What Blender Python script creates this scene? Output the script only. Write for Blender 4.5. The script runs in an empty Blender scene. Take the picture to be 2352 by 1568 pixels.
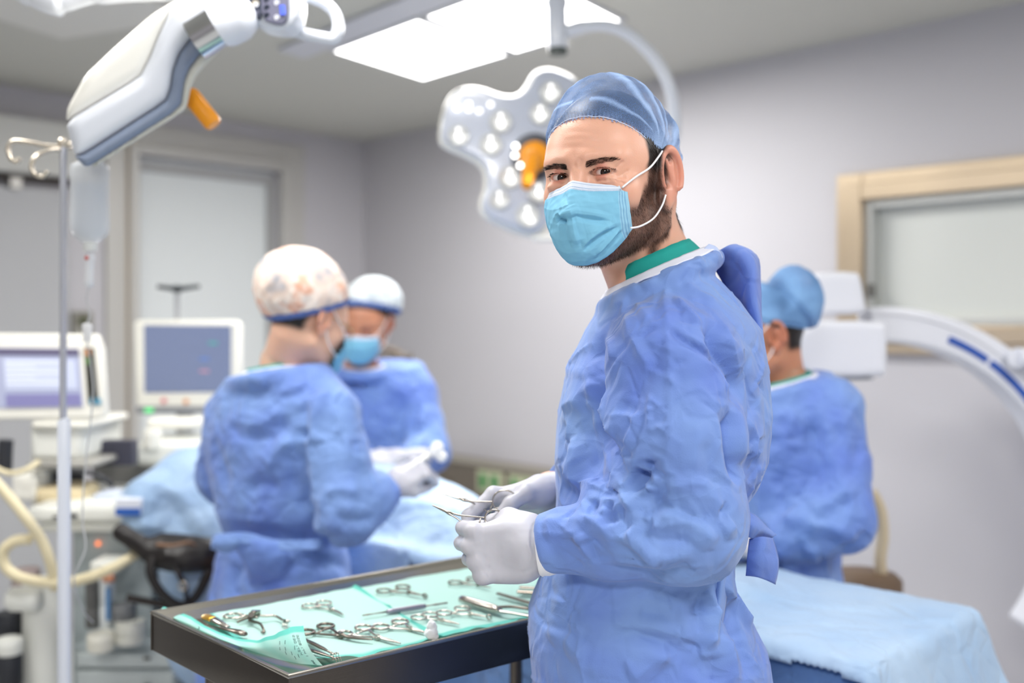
import bpy, bmesh, math, random
import numpy as np
from mathutils import Vector, Matrix, noise as mnoise
PI = math.pi
S = bpy.context.scene
COL = S.collection
# ---------------------------------------------------------------- survey of the room
F = 2300.0; CU = 1176.0; HV = 740.0; EYE = 1.5          # lens in pixels, principal column, horizon row, eye height
def P(u, v, y):                                          # point seen at (u, v) standing y metres ahead
    return Vector(((u-CU)/F*y, y, EYE-(v-HV)/F*y))
def A(*a): return np.array(a, dtype=np.float64)
def PA(u, v, y): return np.array(P(u, v, y))
def at_z(u, v, z):                                       # point seen at (u, v) on the level z
    return P(u, v, (EYE-z)*F/(v-HV))
# ---------------------------------------------------------------- materials
MATS = {}
def nodes_of(m):
    nt = m.node_tree; return nt, nt.nodes, nt.links, nt.nodes['Principled BSDF']
def srgb(r, g, b):
    f = lambda c: (c/255/12.92) if c/255 <= .04045 else ((c/255+.055)/1.055)**2.4
    return (f(r), f(g), f(b), 1)
def mat(name, col, rough=.5, metal=0, spec=.5, sheen=0, trans=0, ior=1.45, emit=None, es=0, bump=None, var=None, alpha=None, sss=0, coat=0):
    if name in MATS: return MATS[name]
    m = bpy.data.materials.new(name); m.use_nodes = True
    nt, N, L, b = nodes_of(m)
    b.inputs['Base Color'].default_value = col
    b.inputs['Roughness'].default_value = rough
    b.inputs['Metallic'].default_value = metal
    b.inputs['Specular IOR Level'].default_value = spec
    b.inputs['IOR'].default_value = ior
    if sheen: b.inputs['Sheen Weight'].default_value = sheen
    if trans: b.inputs['Transmission Weight'].default_value = trans
    if coat: b.inputs['Coat Weight'].default_value = coat
    if sss:
        b.inputs['Subsurface Weight'].default_value = sss
        b.inputs['Subsurface Radius'].default_value = (.9, .35, .2)
        b.inputs['Subsurface Scale'].default_value = .012
    if emit: b.inputs['Emission Color'].default_value = emit; b.inputs['Emission Strength'].default_value = es
    if alpha is not None: b.inputs['Alpha'].default_value = alpha
    tc = N.new('ShaderNodeTexCoord')
    if var:                                              # (scale, amount) small variation of the colour
        n = N.new('ShaderNodeTexNoise'); n.inputs['Scale'].default_value = var[0]; n.inputs['Detail'].default_value = 3
        L.new(tc.outputs['Object'], n.inputs['Vector'])
        mx = N.new('ShaderNodeMix'); mx.data_type = 'RGBA'
        k = var[1]
        mx.inputs['A'].default_value = tuple(min(1, c*(1-k)) for c in col[:3])+(1,)
        mx.inputs['B'].default_value = tuple(min(1, c*(1+k)) for c in col[:3])+(1,)
        L.new(n.outputs['Fac'], mx.inputs['Factor']); L.new(mx.outputs['Result'], b.inputs['Base Color'])
    if bump:                                             # (scale, strength, distance)
        n = N.new('ShaderNodeTexNoise'); n.inputs['Scale'].default_value = bump[0]; n.inputs['Detail'].default_value = 4
        L.new(tc.outputs['Object'], n.inputs['Vector'])
        bp = N.new('ShaderNodeBump'); bp.inputs['Strength'].default_value = bump[1]; bp.inputs['Distance'].default_value = bump[2]
        L.new(n.outputs['Fac'], bp.inputs['Height']); L.new(bp.outputs['Normal'], b.inputs['Normal'])
    MATS[name] = m
    return m
# ---------------------------------------------------------------- objects
def link(name, me, m=None, parent=None, smooth=False):
    o = bpy.data.objects.new(name, me); COL.objects.link(o)
    if m is not None: me.materials.append(m)
    if parent is not None: o.parent = parent; o.matrix_parent_inverse = Matrix.Translation(-parent.location) if not parent.parent else Matrix.Identity(4)
    if parent is not None: o.matrix_parent_inverse = parent_world(parent).inverted()
    if smooth: me.shade_smooth()
    return o
def parent_world(p):
    m = Matrix.LocRotScale(p.location, p.rotation_euler, p.scale)
    if p.parent: m = parent_world(p.parent) @ p.matrix_parent_inverse @ m
    return m
def tag(o, label=None, cat=None, group=None, kind=None):
    if label: o['label'] = label
    if cat: o['category'] = cat
    if group: o['group'] = group
    if kind: o['kind'] = kind
    return o
def thing(name, loc, label, cat, group=None):
    o = bpy.data.objects.new(name, None); COL.objects.link(o); o.location = loc; o.empty_display_size = .1
    return tag(o, label, cat, group)
def copy_tree(o, parent=None):
    c = o.copy(); COL.objects.link(c)
    if parent is not None: c.parent = parent
    for ch in [x for x in COL.objects if x.parent == o]: copy_tree(ch, c)
    return c
def basis(d, up=(0,0,1)):
    d = Vector(d).normalized(); up = Vector(up)
    if abs(d.dot(up)) > .98: up = Vector((0,1,0))
    x = up.cross(d).normalized(); y = d.cross(x)
    return x, y, d
class MB:
    """collects shapes, built as ONE mesh object"""
    def __init__(s): s.v = []; s.f = []; s.uv = None
    def add(s, vs, fs):
        o = len(s.v); s.v += [tuple(v) for v in vs]; s.f += [tuple(i+o for i in f) for f in fs]; return s
    def box(s, c, size, M=None, taper=1.0):
        x, y, z = (k/2 for k in size); c = Vector(c)
        vs = []
        for sz in (-1, 1):
            t = taper if sz > 0 else 1
            for sx, sy in ((-1,-1),(1,-1),(1,1),(-1,1)):
                p = Vector((sx*x*t, sy*y*t, sz*z))
                vs.append(c + (M @ p if M else p))
        return s.add(vs, [(3,2,1,0),(4,5,6,7),(0,1,5,4),(1,2,6,5),(2,3,7,6),(3,0,4,7)])
    def tube(s, pts, r, n=12, cap=True, closed=False, flat=1.0, up=(0,0,1)):
        pts = [Vector(p) for p in pts]; m = len(pts)
        rr = r if hasattr(r, '__len__') else [r]*m
        vs = []; prevx = None
        for i, p in enumerate(pts):
            if closed: d = pts[(i+1) % m]-pts[i-1]
            else: d = pts[min(i+1, m-1)]-pts[max(i-1, 0)]
            if d.length < 1e-9: d = Vector((0,0,1))
            d.normalize()
            if prevx is None: x, y, _ = basis(d, up)
            else:
                x = prevx-d*prevx.dot(d)
                x = x.normalized() if x.length > 1e-6 else basis(d, up)[0]
                y = d.cross(x)
            prevx = x
            for k in range(n):
                a = 2*PI*k/n; vs.append(p+x*math.cos(a)*rr[i]+y*math.sin(a)*rr[i]*flat)
        fs = []
        for i in range(m if closed else m-1):
            j = (i+1) % m
            for k in range(n): fs.append((i*n+k, i*n+(k+1)%n, j*n+(k+1)%n, j*n+k))
        if cap and not closed: fs.append(tuple(range(n-1,-1,-1))); fs.append(tuple((m-1)*n+k for k in range(n)))
        return s.add(vs, fs)
    def cyl(s, a, b, r, r2=None, n=24): return s.tube([a, b], [r, r if r2 is None else r2], n)
    def lathe(s, c, prof, d=(0,0,1), n=32, sx=1, sy=1):
        x, y, z = basis(d); c = Vector(c); m = len(prof); vs = []
        for r, h in prof:
            for k in range(n):
                a = 2*PI*k/n; vs.append(c+z*h+x*math.cos(a)*r*sx+y*math.sin(a)*r*sy)
        fs = [(i*n+k, i*n+(k+1)%n, (i+1)*n+(k+1)%n, (i+1)*n+k) for i in range(m-1) for k in range(n)]
        fs.append(tuple(range(n-1,-1,-1))); fs.append(tuple((m-1)*n+k for k in range(n)))
        return s.add(vs, fs)
    def sphere(s, c, r, n=16, sx=1, sy=1, sz=1, d=(0,0,1)):
        prof = [(r*math.sin(PI*i/n)+1e-6, -r*math.cos(PI*i/n)*sz) for i in range(n+1)]
        return s.lathe(c, prof, d, n*2, sx, sy)
    def prism(s, poly, off):
        n = len(poly); off = Vector(off); vs = [Vector(p) for p in poly]; vs += [v+off for v in vs]
        return s.add(vs, [tuple(range(n-1,-1,-1)), tuple(range(n, 2*n))]+[(i, (i+1)%n, n+(i+1)%n, n+i) for i in range(n)])
    def grid(s, rows, thick=0):
        """rows of points, optional thickness"""
        m = len(rows); n = len(rows[0]); vs = [p for r in rows for p in r]
        return s.add(vs, [(i*n+j, i*n+j+1, (i+1)*n+j+1, (i+1)*n+j) for i in range(m-1) for j in range(n-1)])
    def build(s, name, m, parent=None, smooth=False, bevel=0, seg=2, auto=None, solid=0, sub=0, recalc=True):
        me = bpy.data.meshes.new(name); me.from_pydata(s.v, [], s.f)
        if recalc:
            bm = bmesh.new(); bm.from_mesh(me)
            bmesh.ops.recalc_face_normals(bm, faces=bm.faces); bm.to_mesh(me); bm.free()
        o = link(name, me, m, parent)
        if smooth: me.shade_smooth()
        if auto is not None:
            me.shade_smooth()
            me.set_sharp_from_angle(angle=math.radians(auto))
        if solid:
            md = o.modifiers.new('Solidify', 'SOLIDIFY'); md.thickness = solid; md.offset = 0
        if bevel:
            md = o.modifiers.new('Bevel', 'BEVEL'); md.width = bevel; md.segments = seg; md.limit_method = 'ANGLE'; md.angle_limit = math.radians(40)
            if auto is None and not smooth: me.shade_smooth(); md.harden_normals = False; me.set_sharp_from_angle(angle=math.radians(50))
        if sub:
            md = o.modifiers.new('Sub', 'SUBSURF'); md.levels = sub; md.render_levels = sub
        return o
def arc_pts(pts, n=8):
    """smooth Catmull-Rom through points"""
    p = [Vector(q) for q in pts]; out = []
    for i in range(len(p)-1):
        a = p[max(i-1,0)]; b = p[i]; c = p[i+1]; d = p[min(i+2, len(p)-1)]
        for k in range(n):
            t = k/n
            out.append(.5*((2*b)+(c-a)*t+(2*a-5*b+4*c-d)*t*t+(3*b-a-3*c+d)*t**3))
    out.append(p[-1]); return out
# ---------------------------------------------------------------- sculpting: signed distances meshed by surface nets
def smin(a, b, k):
    h = np.maximum(k-np.abs(a-b), 0)/k
    return np.minimum(a, b)-h*h*k*.25
def smax(a, b, k): return -smin(-a, -b, k)
def ln(v): return np.sqrt((v*v).sum(-1))
def d_sph(p, c, r): return ln(p-A(*c))-r
def d_ell(p, c, r, R=None):
    q = p-A(*c)
    if R is not None: q = q @ R                           # columns of R = local axes
    r = A(*r); k0 = ln(q/r); k1 = ln(q/(r*r))
    return k0*(k0-1)/np.maximum(k1, 1e-9)
def d_cap(p, a, b, ra, rb=None):
    if rb is None: rb = ra
    a = A(*a); b = A(*b); ba = b-a; pa = p-a
    t = np.clip((pa @ ba)/max(ba @ ba, 1e-12), 0, 1)
    return ln(pa-t[:, None]*ba)-(ra+(rb-ra)*t)
def d_poly(p, pts, rs, k=0):
    d = None
    for i in range(len(pts)-1):
        e = d_cap(p, pts[i], pts[i+1], rs[i], rs[i+1])
        d = e if d is None else (smin(d, e, k) if k else np.minimum(d, e))
    return d
def d_box(p, c, h, r=0, R=None):
    q = p-A(*c)
    if R is not None: q = q @ R
    q = np.abs(q)-(A(*h)-r)
    return ln(np.maximum(q, 0))+np.minimum(q.max(-1), 0)-r
def sculpt(f, lo, hi, h, newton=1):
    """surface nets of f over the box lo..hi with cell h -> verts, quads"""
    lo = A(*lo); hi = A(*hi); B = 8
    nb = np.ceil((hi-lo)/(h*B)).astype(int); n = nb*B
    g = np.meshgrid(*[np.arange(k) for k in nb], indexing='ij')
    bc = np.stack(g, -1).reshape(-1, 3)
    cen = lo+(bc+.5)*h*B
    dv = f(cen)
    rad = h*B*.5*1.7321*1.35+2*h
    act = np.abs(dv) < rad
    D = np.repeat(np.repeat(np.repeat(np.sign(dv).reshape(nb), B, 0), B, 1), B, 2).astype(np.float32)*h
    l = np.stack(np.meshgrid(*[np.arange(B)]*3, indexing='ij'), -1).reshape(-1, 3)
    idx = bc[act]
    for s in range(0, len(idx), 400):
        c = idx[s:s+400]
        ii = (c[:, None, :]*B+l[None]).reshape(-1, 3)
        D[ii[:, 0], ii[:, 1], ii[:, 2]] = f(lo+(ii+.5)*h)
    nx, ny, nz = D.shape
    neg = D < 0
    cnt = np.zeros((nx-1, ny-1, nz-1), np.uint8)
    for a in (0,1):
        for b in (0,1):
            for c in (0,1): cnt += neg[a:nx-1+a, b:ny-1+b, c:nz-1+c]
    cells = np.argwhere((cnt > 0) & (cnt < 8))
    vid = -np.ones(cnt.shape, np.int64); vid[cells[:,0], cells[:,1], cells[:,2]] = np.arange(len(cells))
    acc = np.zeros((len(cells), 3)); w = np.zeros(len(cells))
    cor = [(a,b,c) for a in (0,1) for b in (0,1) for c in (0,1)]
    for i, a in enumerate(cor):
        for b in cor[i+1:]:
            if sum(abs(a[k]-b[k]) for k in range(3)) != 1: continue
            da = D[cells[:,0]+a[0], cells[:,1]+a[1], cells[:,2]+a[2]]; db = D[cells[:,0]+b[0], cells[:,1]+b[1], cells[:,2]+b[2]]
            m = (da < 0) != (db < 0)
            t = np.where(m, da/np.where(m, da-db, 1), 0)
            acc += np.where(m[:, None], A(*a)+t[:, None]*(A(*b)-A(*a)), 0); w += m
    V = lo+(cells+acc/w[:, None]+.5)*h
    quads = []
    for ax in range(3):
        o = [(1,2),(2,0),(0,1)][ax]
        s0 = [slice(0, k) for k in D.shape]; s1 = list(s0)
        s0[ax] = slice(0, D.shape[ax]-1); s1[ax] = slice(1, D.shape[ax])
        n0 = neg[tuple(s0)]; n1 = neg[tuple(s1)]
        e = np.argwhere(n0 != n1)
        e = e[(e[:, o[0]] > 0) & (e[:, o[1]] > 0) & (e[:, o[0]] < D.shape[o[0]]-1) & (e[:, o[1]] < D.shape[o[1]]-1)]
        fl = neg[e[:,0], e[:,1], e[:,2]]
        def q(da, db):
            c = e.copy(); c[:, o[0]] += da; c[:, o[1]] += db
            return vid[c[:,0], c[:,1], c[:,2]]
        Q = np.stack([q(-1,-1), q(0,-1), q(0,0), q(-1,0)], -1)
        Q[~fl] = Q[~fl][:, ::-1]
        quads.append(Q[(Q >= 0).all(-1)])
    Q = np.concatenate(quads)
    for _ in range(newton):
        nrm, d = grad(f, V)
        V = V-nrm*np.clip(d, -h, h)[:, None]
    return V, Q
def grad(f, V, e=4e-4):
    d = f(V); g = np.stack([f(V+A(e,0,0))-d, f(V+A(0,e,0))-d, f(V+A(0,0,e))-d], -1)/e
    l = np.maximum(ln(g), 1e-6)
    return g/l[:, None], d/l
def vnormals(V, Q):
    a = V[Q[:,2]]-V[Q[:,0]]; b = V[Q[:,3]]-V[Q[:,1]]; fn = np.cross(a, b)
    N = np.zeros_like(V)
    for k in range(4): np.add.at(N, Q[:, k], fn)
    return N/np.maximum(ln(N), 1e-12)[:, None]
def vsmooth(V, Q, X, it):
    for _ in range(it):
        s = np.zeros_like(X); c = np.zeros(len(V))
        for k in range(4):
            for j in (1, 3):
                np.add.at(s, Q[:, k], X[Q[:, (k+j) % 4]]); np.add.at(c, Q[:, k], 1)
        X = X*.4+.6*(s/(c[:, None] if X.ndim > 1 else c))
    return X
def np_mesh(name, V, Q, m, parent=None, attrs=None):
    me = bpy.data.meshes.new(name)
    me.vertices.add(len(V)); me.vertices.foreach_set('co', np.asarray(V, np.float32).ravel())
    k = Q.shape[1]
    me.loops.add(Q.size); me.loops.foreach_set('vertex_index', Q.astype(np.int32).ravel())
    me.polygons.add(len(Q)); me.polygons.foreach_set('loop_start', np.arange(0, Q.size, k, dtype=np.int32))
    me.update(calc_edges=True); me.validate()
    if attrs:
        for an, av in attrs.items():
            at = me.attributes.new(an, 'FLOAT', 'POINT'); at.data.foreach_set('value', np.asarray(av, np.float32))
    o = link(name, me, m, parent); me.shade_smooth()
    return o
_rng = np.random.RandomState(7)
_G = _rng.rand(32, 32, 32)
def vnoise(p, s):
    """smooth value noise -1..1"""
    q = p*s+100.0; i = np.floor(q).astype(int); t = q-i; t = t*t*(3-2*t); r = 0
    for a in (0,1):
        for b in (0,1):
            for c in (0,1):
                w = (t[:,0] if a else 1-t[:,0])*(t[:,1] if b else 1-t[:,1])*(t[:,2] if c else 1-t[:,2])
                r = r+w*_G[(i[:,0]+a) % 32, (i[:,1]+b) % 32, (i[:,2]+c) % 32]
    return r*2-1
def crumple(p, s, a=1.0):
    """ridged noise: flat facets with sharp creases"""
    return a*(1-np.abs(vnoise(p+.37, s))*2)*.6+a*.4*(1-np.abs(vnoise(p*A(1,1,.6)+3.1, s*2.1))*2)
def seg_dist(V, pts):
    """distance and parameter to a 3-D polyline"""
    best = np.full(len(V), 1e9); sd = np.zeros(len(V)); par = np.zeros(len(V))
    n = len(pts)-1
    for i in range(n):
        a = pts[i]; b = pts[i+1]; ba = b-a; pa = V-a
        t = np.clip((pa @ ba)/max(ba @ ba, 1e-12), 0, 1); e = pa-t[:, None]*ba; d = ln(e)
        m = d < best; best[m] = d[m]; par[m] = (i+t[m])/n
        sd[m] = e[m, 2]
    return best, par, sd
def fold(V, N, lines):
    """cloth folds: each (pixel polyline, height, width) is found on the surface, then raised or sunk there"""
    u = V[:, 0]/V[:, 1]*F+CU; v = HV-(V[:, 2]-EYE)/V[:, 1]*F
    view = V-A(0, 0, EYE); view /= ln(view)[:, None]
    fr = (N*view).sum(-1) < -.1
    fi = np.where(fr)[0]; UV = np.stack([u[fi], v[fi]], -1); Y = V[fi, 1]
    tot = np.zeros(len(V))
    for pl, amp, wid in lines:
        q = []
        for i in range(len(pl)-1):
            a = A(*pl[i]); b = A(*pl[i+1]); m = max(1, int(ln(b-a)/25))
            q += [a+(b-a)*k/m for k in range(m)]
        q.append(A(*pl[-1])); P3 = []
        for c in q:
            d2 = ((UV-c)**2).sum(-1); near = d2 < max(d2.min()*1.5, 60)
            j = np.where(near)[0]; j = j[np.argmin(Y[j])]; P3.append(V[fi[j]])
        P3 = np.array(P3)
        lo = P3.min(0)-wid*4; hi = P3.max(0)+wid*4
        box = np.where(((V > lo) & (V < hi)).all(-1))[0]
        d, par, sd = seg_dist(V[box], P3)
        end = np.clip(np.minimum(par, 1-par)*5+.15, 0, 1)
        if amp > .004 and wid > .006:                        # a fold hangs over: slow above, sharp below
            x = d/np.where(sd > 0, wid*1.9, wid*.62)
        else: x = d/wid
        tot[box] += amp*end*(.75*np.clip(1-x/2.1, 0, 1)+.25*np.exp(-x))
    return tot

def random_creases(V, N, n, seed, amp=(.0012, .0034), wid=(.0022, .0045), length=(.03, .11), zmin=.9):
    """thin straight creases of stiff nonwoven cloth, scattered over the surface"""
    rg = np.random.RandomState(seed); cand = np.where(V[:, 2] > zmin)[0]; tot = np.zeros(len(V))
    order = np.argsort(V[:, 2]); zs = V[order, 2]
    for k in range(n):
        i = cand[rg.randint(len(cand))]; t = rg.randn(3)*A(1, 1, 1.6); t -= N[i]*(t @ N[i]); t /= max(ln(t), 1e-9)
        L_ = rg.uniform(*length); a = V[i]-t*L_*.5; b = V[i]+t*L_*.5; w = rg.uniform(*wid); am = rg.uniform(*amp)*rg.choice((-1, 1)); m = w*5
        z0, z1 = min(a[2], b[2])-m, max(a[2], b[2])+m
        bx = order[np.searchsorted(zs, z0):np.searchsorted(zs, z1)]; P_ = V[bx]
        k_ = (P_[:, 0] > min(a[0], b[0])-m) & (P_[:, 0] < max(a[0], b[0])+m) & (P_[:, 1] > min(a[1], b[1])-m) & (P_[:, 1] < max(a[1], b[1])+m); bx = bx[k_]
        if len(bx) == 0: continue
        e = V[bx]-a; ba = b-a; s_ = (e @ ba)/(ba @ ba); e = e-s_[:, None]*ba; side = e @ np.cross(t, N[i]); d = ln(e)
        env = np.clip(s_*4, 0, 1)*np.clip((1-s_)*4, 0, 1)*((N[bx] @ N[i]) > .3)
        tot[bx] += am*env*np.exp(-np.abs(d)/w)*np.where(side > 0, 1, np.exp(-np.abs(d)/w))
    return tot
def snap_edge(V, q, edge, target, R, scale=1.0):
    """pull the vertices just outside the rim back onto it"""
    lift = np.where(edge < target, target-edge, 0)
    return V+(lift*scale)[:, None]*R[:, 2][None]
# ================================================================ THE ROOM
HC = 2.6
CORNER = Vector((-.905, 6.1)); DR = Vector((.7071, -.7071)); DL = Vector((-.7071, -.7071))   # along the right-hand and left-hand wall
WALLM = mat('wall_paint', srgb(198, 196, 201), .55, var=(1.3, .02), bump=(60, .04, .002))
CEILM = mat('ceiling_paint', srgb(206, 205, 197), .7, var=(1.1, .015))
FLOORM = mat('floor_vinyl', srgb(206, 208, 208), .35, var=(3, .03))
TRIM = mat('beige_metal', srgb(205, 186, 160), .3, .55)
WHITE = mat('white_enamel', srgb(232, 234, 238), .3, coat=.3)
def wall_pt(along, z, out=0.0, right=True):
    d = DR if right else DL; n = Vector((-.7071, -.7071)) if right else Vector((.7071, -.7071))
    p = CORNER+d*along+n*out
    return Vector((p.x, p.y, z))
def wall_hit(u, v, right=True, out=0.0):
    """distance along the wall and height where the ray (u, v) meets it"""
    d = DR if right else DL; n = Vector((-.7071, -.7071)) if right else Vector((.7071, -.7071))
    k = (u-CU)/F; c = CORNER+n*out
    t = (c.x-k*c.y)/(k*d.y-d.x); y = c.y+t*d.y
    return t, EYE-(v-HV)/F*y
def wall_box(mb, u0, v0, u1, v1, o0, o1, right=True, rows=None):
    a0, z0 = wall_hit(u0, v0, right, o1); a1, z1 = wall_hit(u1, v1, right, o1)
    if rows: z0, z1 = rows
    if a0 > a1: a0, a1 = a1, a0
    pts = [wall_pt(a0, z1, o0, right), wall_pt(a1, z1, o0, right), wall_pt(a1, z0, o0, right), wall_pt(a0, z0, o0, right)]
    n = wall_pt(0, 0, o1, right)-wall_pt(0, 0, o0, right)
    mb.prism(pts, n)
def structure(o): o['kind'] = 'structure'; return o
LR = 7.6; LL = 6.4
def P2(p, z): return Vector((p.x, p.y, z))
far_r = CORNER+DR*LR; far_l = CORNER+DL*LL; back = CORNER+DR*LR+DL*LL
def slab(name, a, b, z0, z1, n, m):
    structure(MB().prism([P2(a, z0), P2(b, z0), P2(b, z1), P2(a, z1)], Vector((n[0]*.12, n[1]*.12, 0))).build(name, m))
# right-hand wall with a window hole
wa, wt = wall_hit(1990, 500); wa2 = wa+1.9; wb = wall_hit(2230, 748)[1]; wt = 1.965
def wall_with_hole(name, right, a0, a1, z0, z1, L, m):
    n = Vector((.7071, .7071, 0)) if right else Vector((-.7071, .7071, 0))
    mb = MB()
    for (s, e, b, t) in ((0, a0, 0, HC), (a1, L, 0, HC), (a0, a1, 0, z0), (a0, a1, z1, HC)):
        if e-s < 1e-4 or t-b < 1e-4: continue
        mb.prism([wall_pt(s, b, 0, right), wall_pt(e, b, 0, right), wall_pt(e, t, 0, right), wall_pt(s, t, 0, right)], n*.14)
    return structure(mb.build(name, m))
wall_with_hole('wall_right', True, wa, wa2, wb, wt, LR, WALLM)
da0 = wall_hit(640, 600, False)[0]; da1 = wall_hit(312, 600, False)[0]; dtop = wall_hit(460, 372, False)[1]
wall_with_hole('wall_left', False, da0, da1, 0.0, dtop, LL, WALLM)
slab('wall_rear', far_r, back, 0, HC, (.7071, -.7071), WALLM)
slab('wall_front', far_l, back, 0, HC, (-.7071, -.7071), WALLM)
structure(MB().prism([P2(CORNER, 0), P2(far_r, 0), P2(back, 0), P2(far_l, 0)], (0, 0, -.1)).build('floor', FLOORM))
structure(MB().prism([P2(CORNER, HC), P2(far_r, HC), P2(back, HC), P2(far_l, HC)], (0, 0, .1)).build('ceiling', CEILM))
mb = MB()
for rt, L in ((True, LR), (False, LL)):
    if rt: mb.prism([wall_pt(0, 0, 0, rt), wall_pt(L, 0, 0, rt), wall_pt(L, .1, 0, rt), wall_pt(0, .1, 0, rt)], wall_pt(0, 0, .012, rt)-wall_pt(0, 0, 0, rt))
structure(mb.build('baseboard_right', mat('skirting', srgb(180, 182, 186), .5)))
# ---- window in the right-hand wall: stepped beige frame round a frosted pane
PANE = mat('frosted_pane', srgb(214, 217, 213), .22, spec=.6, var=(.8, .02))
mb = MB()
def ring(mb, a0, a1, z0, z1, w, o0, o1, right=True, sides='lrtb'):
    n = wall_pt(0, 0, o1, right)-wall_pt(0, 0, o0, right)
    def bar(s, e, b, t): mb.prism([wall_pt(s, b, o0, right), wall_pt(e, b, o0, right), wall_pt(e, t, o0, right), wall_pt(s, t, o0, right)], n)
    if 'l' in sides: bar(a0-w, a0, z0-(w if 'b' in sides else 0), z1+w)
    if 'r' in sides: bar(a1, a1+w, z0-(w if 'b' in sides else 0), z1+w)
    if 't' in sides: bar(a0, a1, z1, z1+w)
    if 'b' in sides: bar(a0, a1, z0-w, z0)
ring(mb, wa, wa2, wb, wt, .105, 0, .035)
ring(mb, wa+.0, wa2, wb, wt, .06, .035, .05)
win = structure(mb.build('window_1', TRIM, bevel=.004))
mb = MB(); ring(mb, wa+.03, wa2-.03, wb+.03, wt-.03, .03, -.06, .015)
mb.build('inner_frame', mat('light_alloy', srgb(200, 202, 200), .35, .3), win, bevel=.003)
mb = MB(); mb.prism([wall_pt(wa+.03, wb+.03, -.05), wall_pt(wa2-.03, wb+.03, -.05), wall_pt(wa2-.03, wt-.03, -.05), wall_pt(wa+.03, wt-.03, -.05)], wall_pt(0, 0, -.056)-wall_pt(0, 0, -.05))
mb.build('pane', PANE, win)
mb = MB(); mb.box(wall_pt(wa+.03, 1.62, .02), (.02, .02, .05), Matrix.Rotation(-PI/4, 3, 'Z')); mb.build('latch', mat('dark_steel', srgb(120, 118, 114), .35, .8), win)
# ---- door in the left-hand wall
GREYM = mat('door_frame_grey', srgb(196, 194, 190), .4, .1)
mb = MB(); ring(mb, da0, da1, 0, dtop, .16, 0, .02, False, 'lrt')
ring(mb, da0+.0, da1, 0, dtop, .05, .02, .05, False, 'lrt')
door = structure(mb.build('door_1', GREYM, bevel=.004))
mb = MB(); mb.prism([wall_pt(da0, 0, -.07, False), wall_pt(da1, 0, -.07, False), wall_pt(da1, dtop, -.07, False), wall_pt(da0, dtop, -.07, False)], wall_pt(0, 0, -.1, False)-wall_pt(0, 0, -.07, False))
mb.build('frosted_leaf', mat('pale_glass_leaf', srgb(232, 237, 238), .3, var=(.7, .02)), door)
mb = MB(); a = wall_hit(625, 600, False)[0]
ring(mb, da0+.04, da1-.0, 0, dtop-.07, .04, -.07, -.04, False, 'lrt'); mb.build('leaf_frame', mat('leaf_frame_grey', srgb(176, 176, 176), .45), door)
# vertical beige jamb between the two doors
mb = MB(); a0, _ = wall_hit(312, 600, False, .03); a1, _ = wall_hit(293, 600, False, .03)
mb.prism([wall_pt(a0, 0, 0, False), wall_pt(a1, 0, 0, False), wall_pt(a1, dtop+.12, 0, False), wall_pt(a0, dtop+.12, 0, False)], wall_pt(0, 0, .03, False)-wall_pt(0, 0, 0, False))
structure(mb.build('trim_1', TRIM, bevel=.003))
# ---- sliding door at far left with its header box
h0 = wall_hit(200, 300, False)[0]; zt = wall_hit(60, 282, False)[1]; zb = wall_hit(60, 398, False, .1)[1]
mb = MB(); mb.prism([wall_pt(h0, zb, 0, False), wall_pt(LL-.1, zb, 0, False), wall_pt(LL-.1, zt, 0, False), wall_pt(h0, zt, 0, False)], wall_pt(0, 0, .13, False)-wall_pt(0, 0, 0, False))
d2 = structure(mb.build('door_2', mat('header_grey', srgb(206, 206, 202), .45), bevel=.008))
mb = MB(); mb.prism([wall_pt(h0+.05, zb-.03, 0, False), wall_pt(LL-.1, zb-.03, 0, False), wall_pt(LL-.1, zb, 0, False), wall_pt(h0+.05, zb, 0, False)], wall_pt(0, 0, .06, False)-wall_pt(0, 0, 0, False))
mb.build('rail', mat('rail_dark', srgb(52, 44, 40), .5), d2)
h1 = wall_hit(292, 600, False)[0]+.05
h2 = wall_hit(150, 600, False)[0]
mb = MB(); mb.prism([wall_pt(h2, .01, 0, False), wall_pt(LL-.1, .01, 0, False), wall_pt(LL-.1, zb-.06, 0, False), wall_pt(h2, zb-.06, 0, False)], wall_pt(0, 0, .05, False)-wall_pt(0, 0, 0, False))
mb.build('leaf', mat('door_leaf_grey', srgb(186, 187, 190), .5), d2, bevel=.004)
mb = MB()
for k in range(2): mb.box(wall_pt(h2+.25+k*.55, zb-.045, .05, False), (.05, .05, .05), Matrix.Rotation(PI/4, 3, 'Z'))
mb.build('roller', mat('roller_steel', srgb(150, 148, 145), .35, .7), d2)
# ---- wall switch beside the sliding door
mb = MB(); a, z = wall_hit(185, 745, False)
mb.box(wall_pt(a, z, .015, False), (.1, .03, .13), Matrix.Rotation(PI/4, 3, 'Z'))
o = mb.build('wall_switch', mat('switch_grey', srgb(150, 148, 140), .5), bevel=.005)
tag(o, 'small grey wall switch box between the sliding door and the tall door', 'switch')
MB().box(wall_pt(a, z+.02, .035, False), (.05, .012, .05), Matrix.Rotation(PI/4, 3, 'Z')).build('button', mat('switch_dark', srgb(90, 92, 70), .5), o, bevel=.002)
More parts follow.
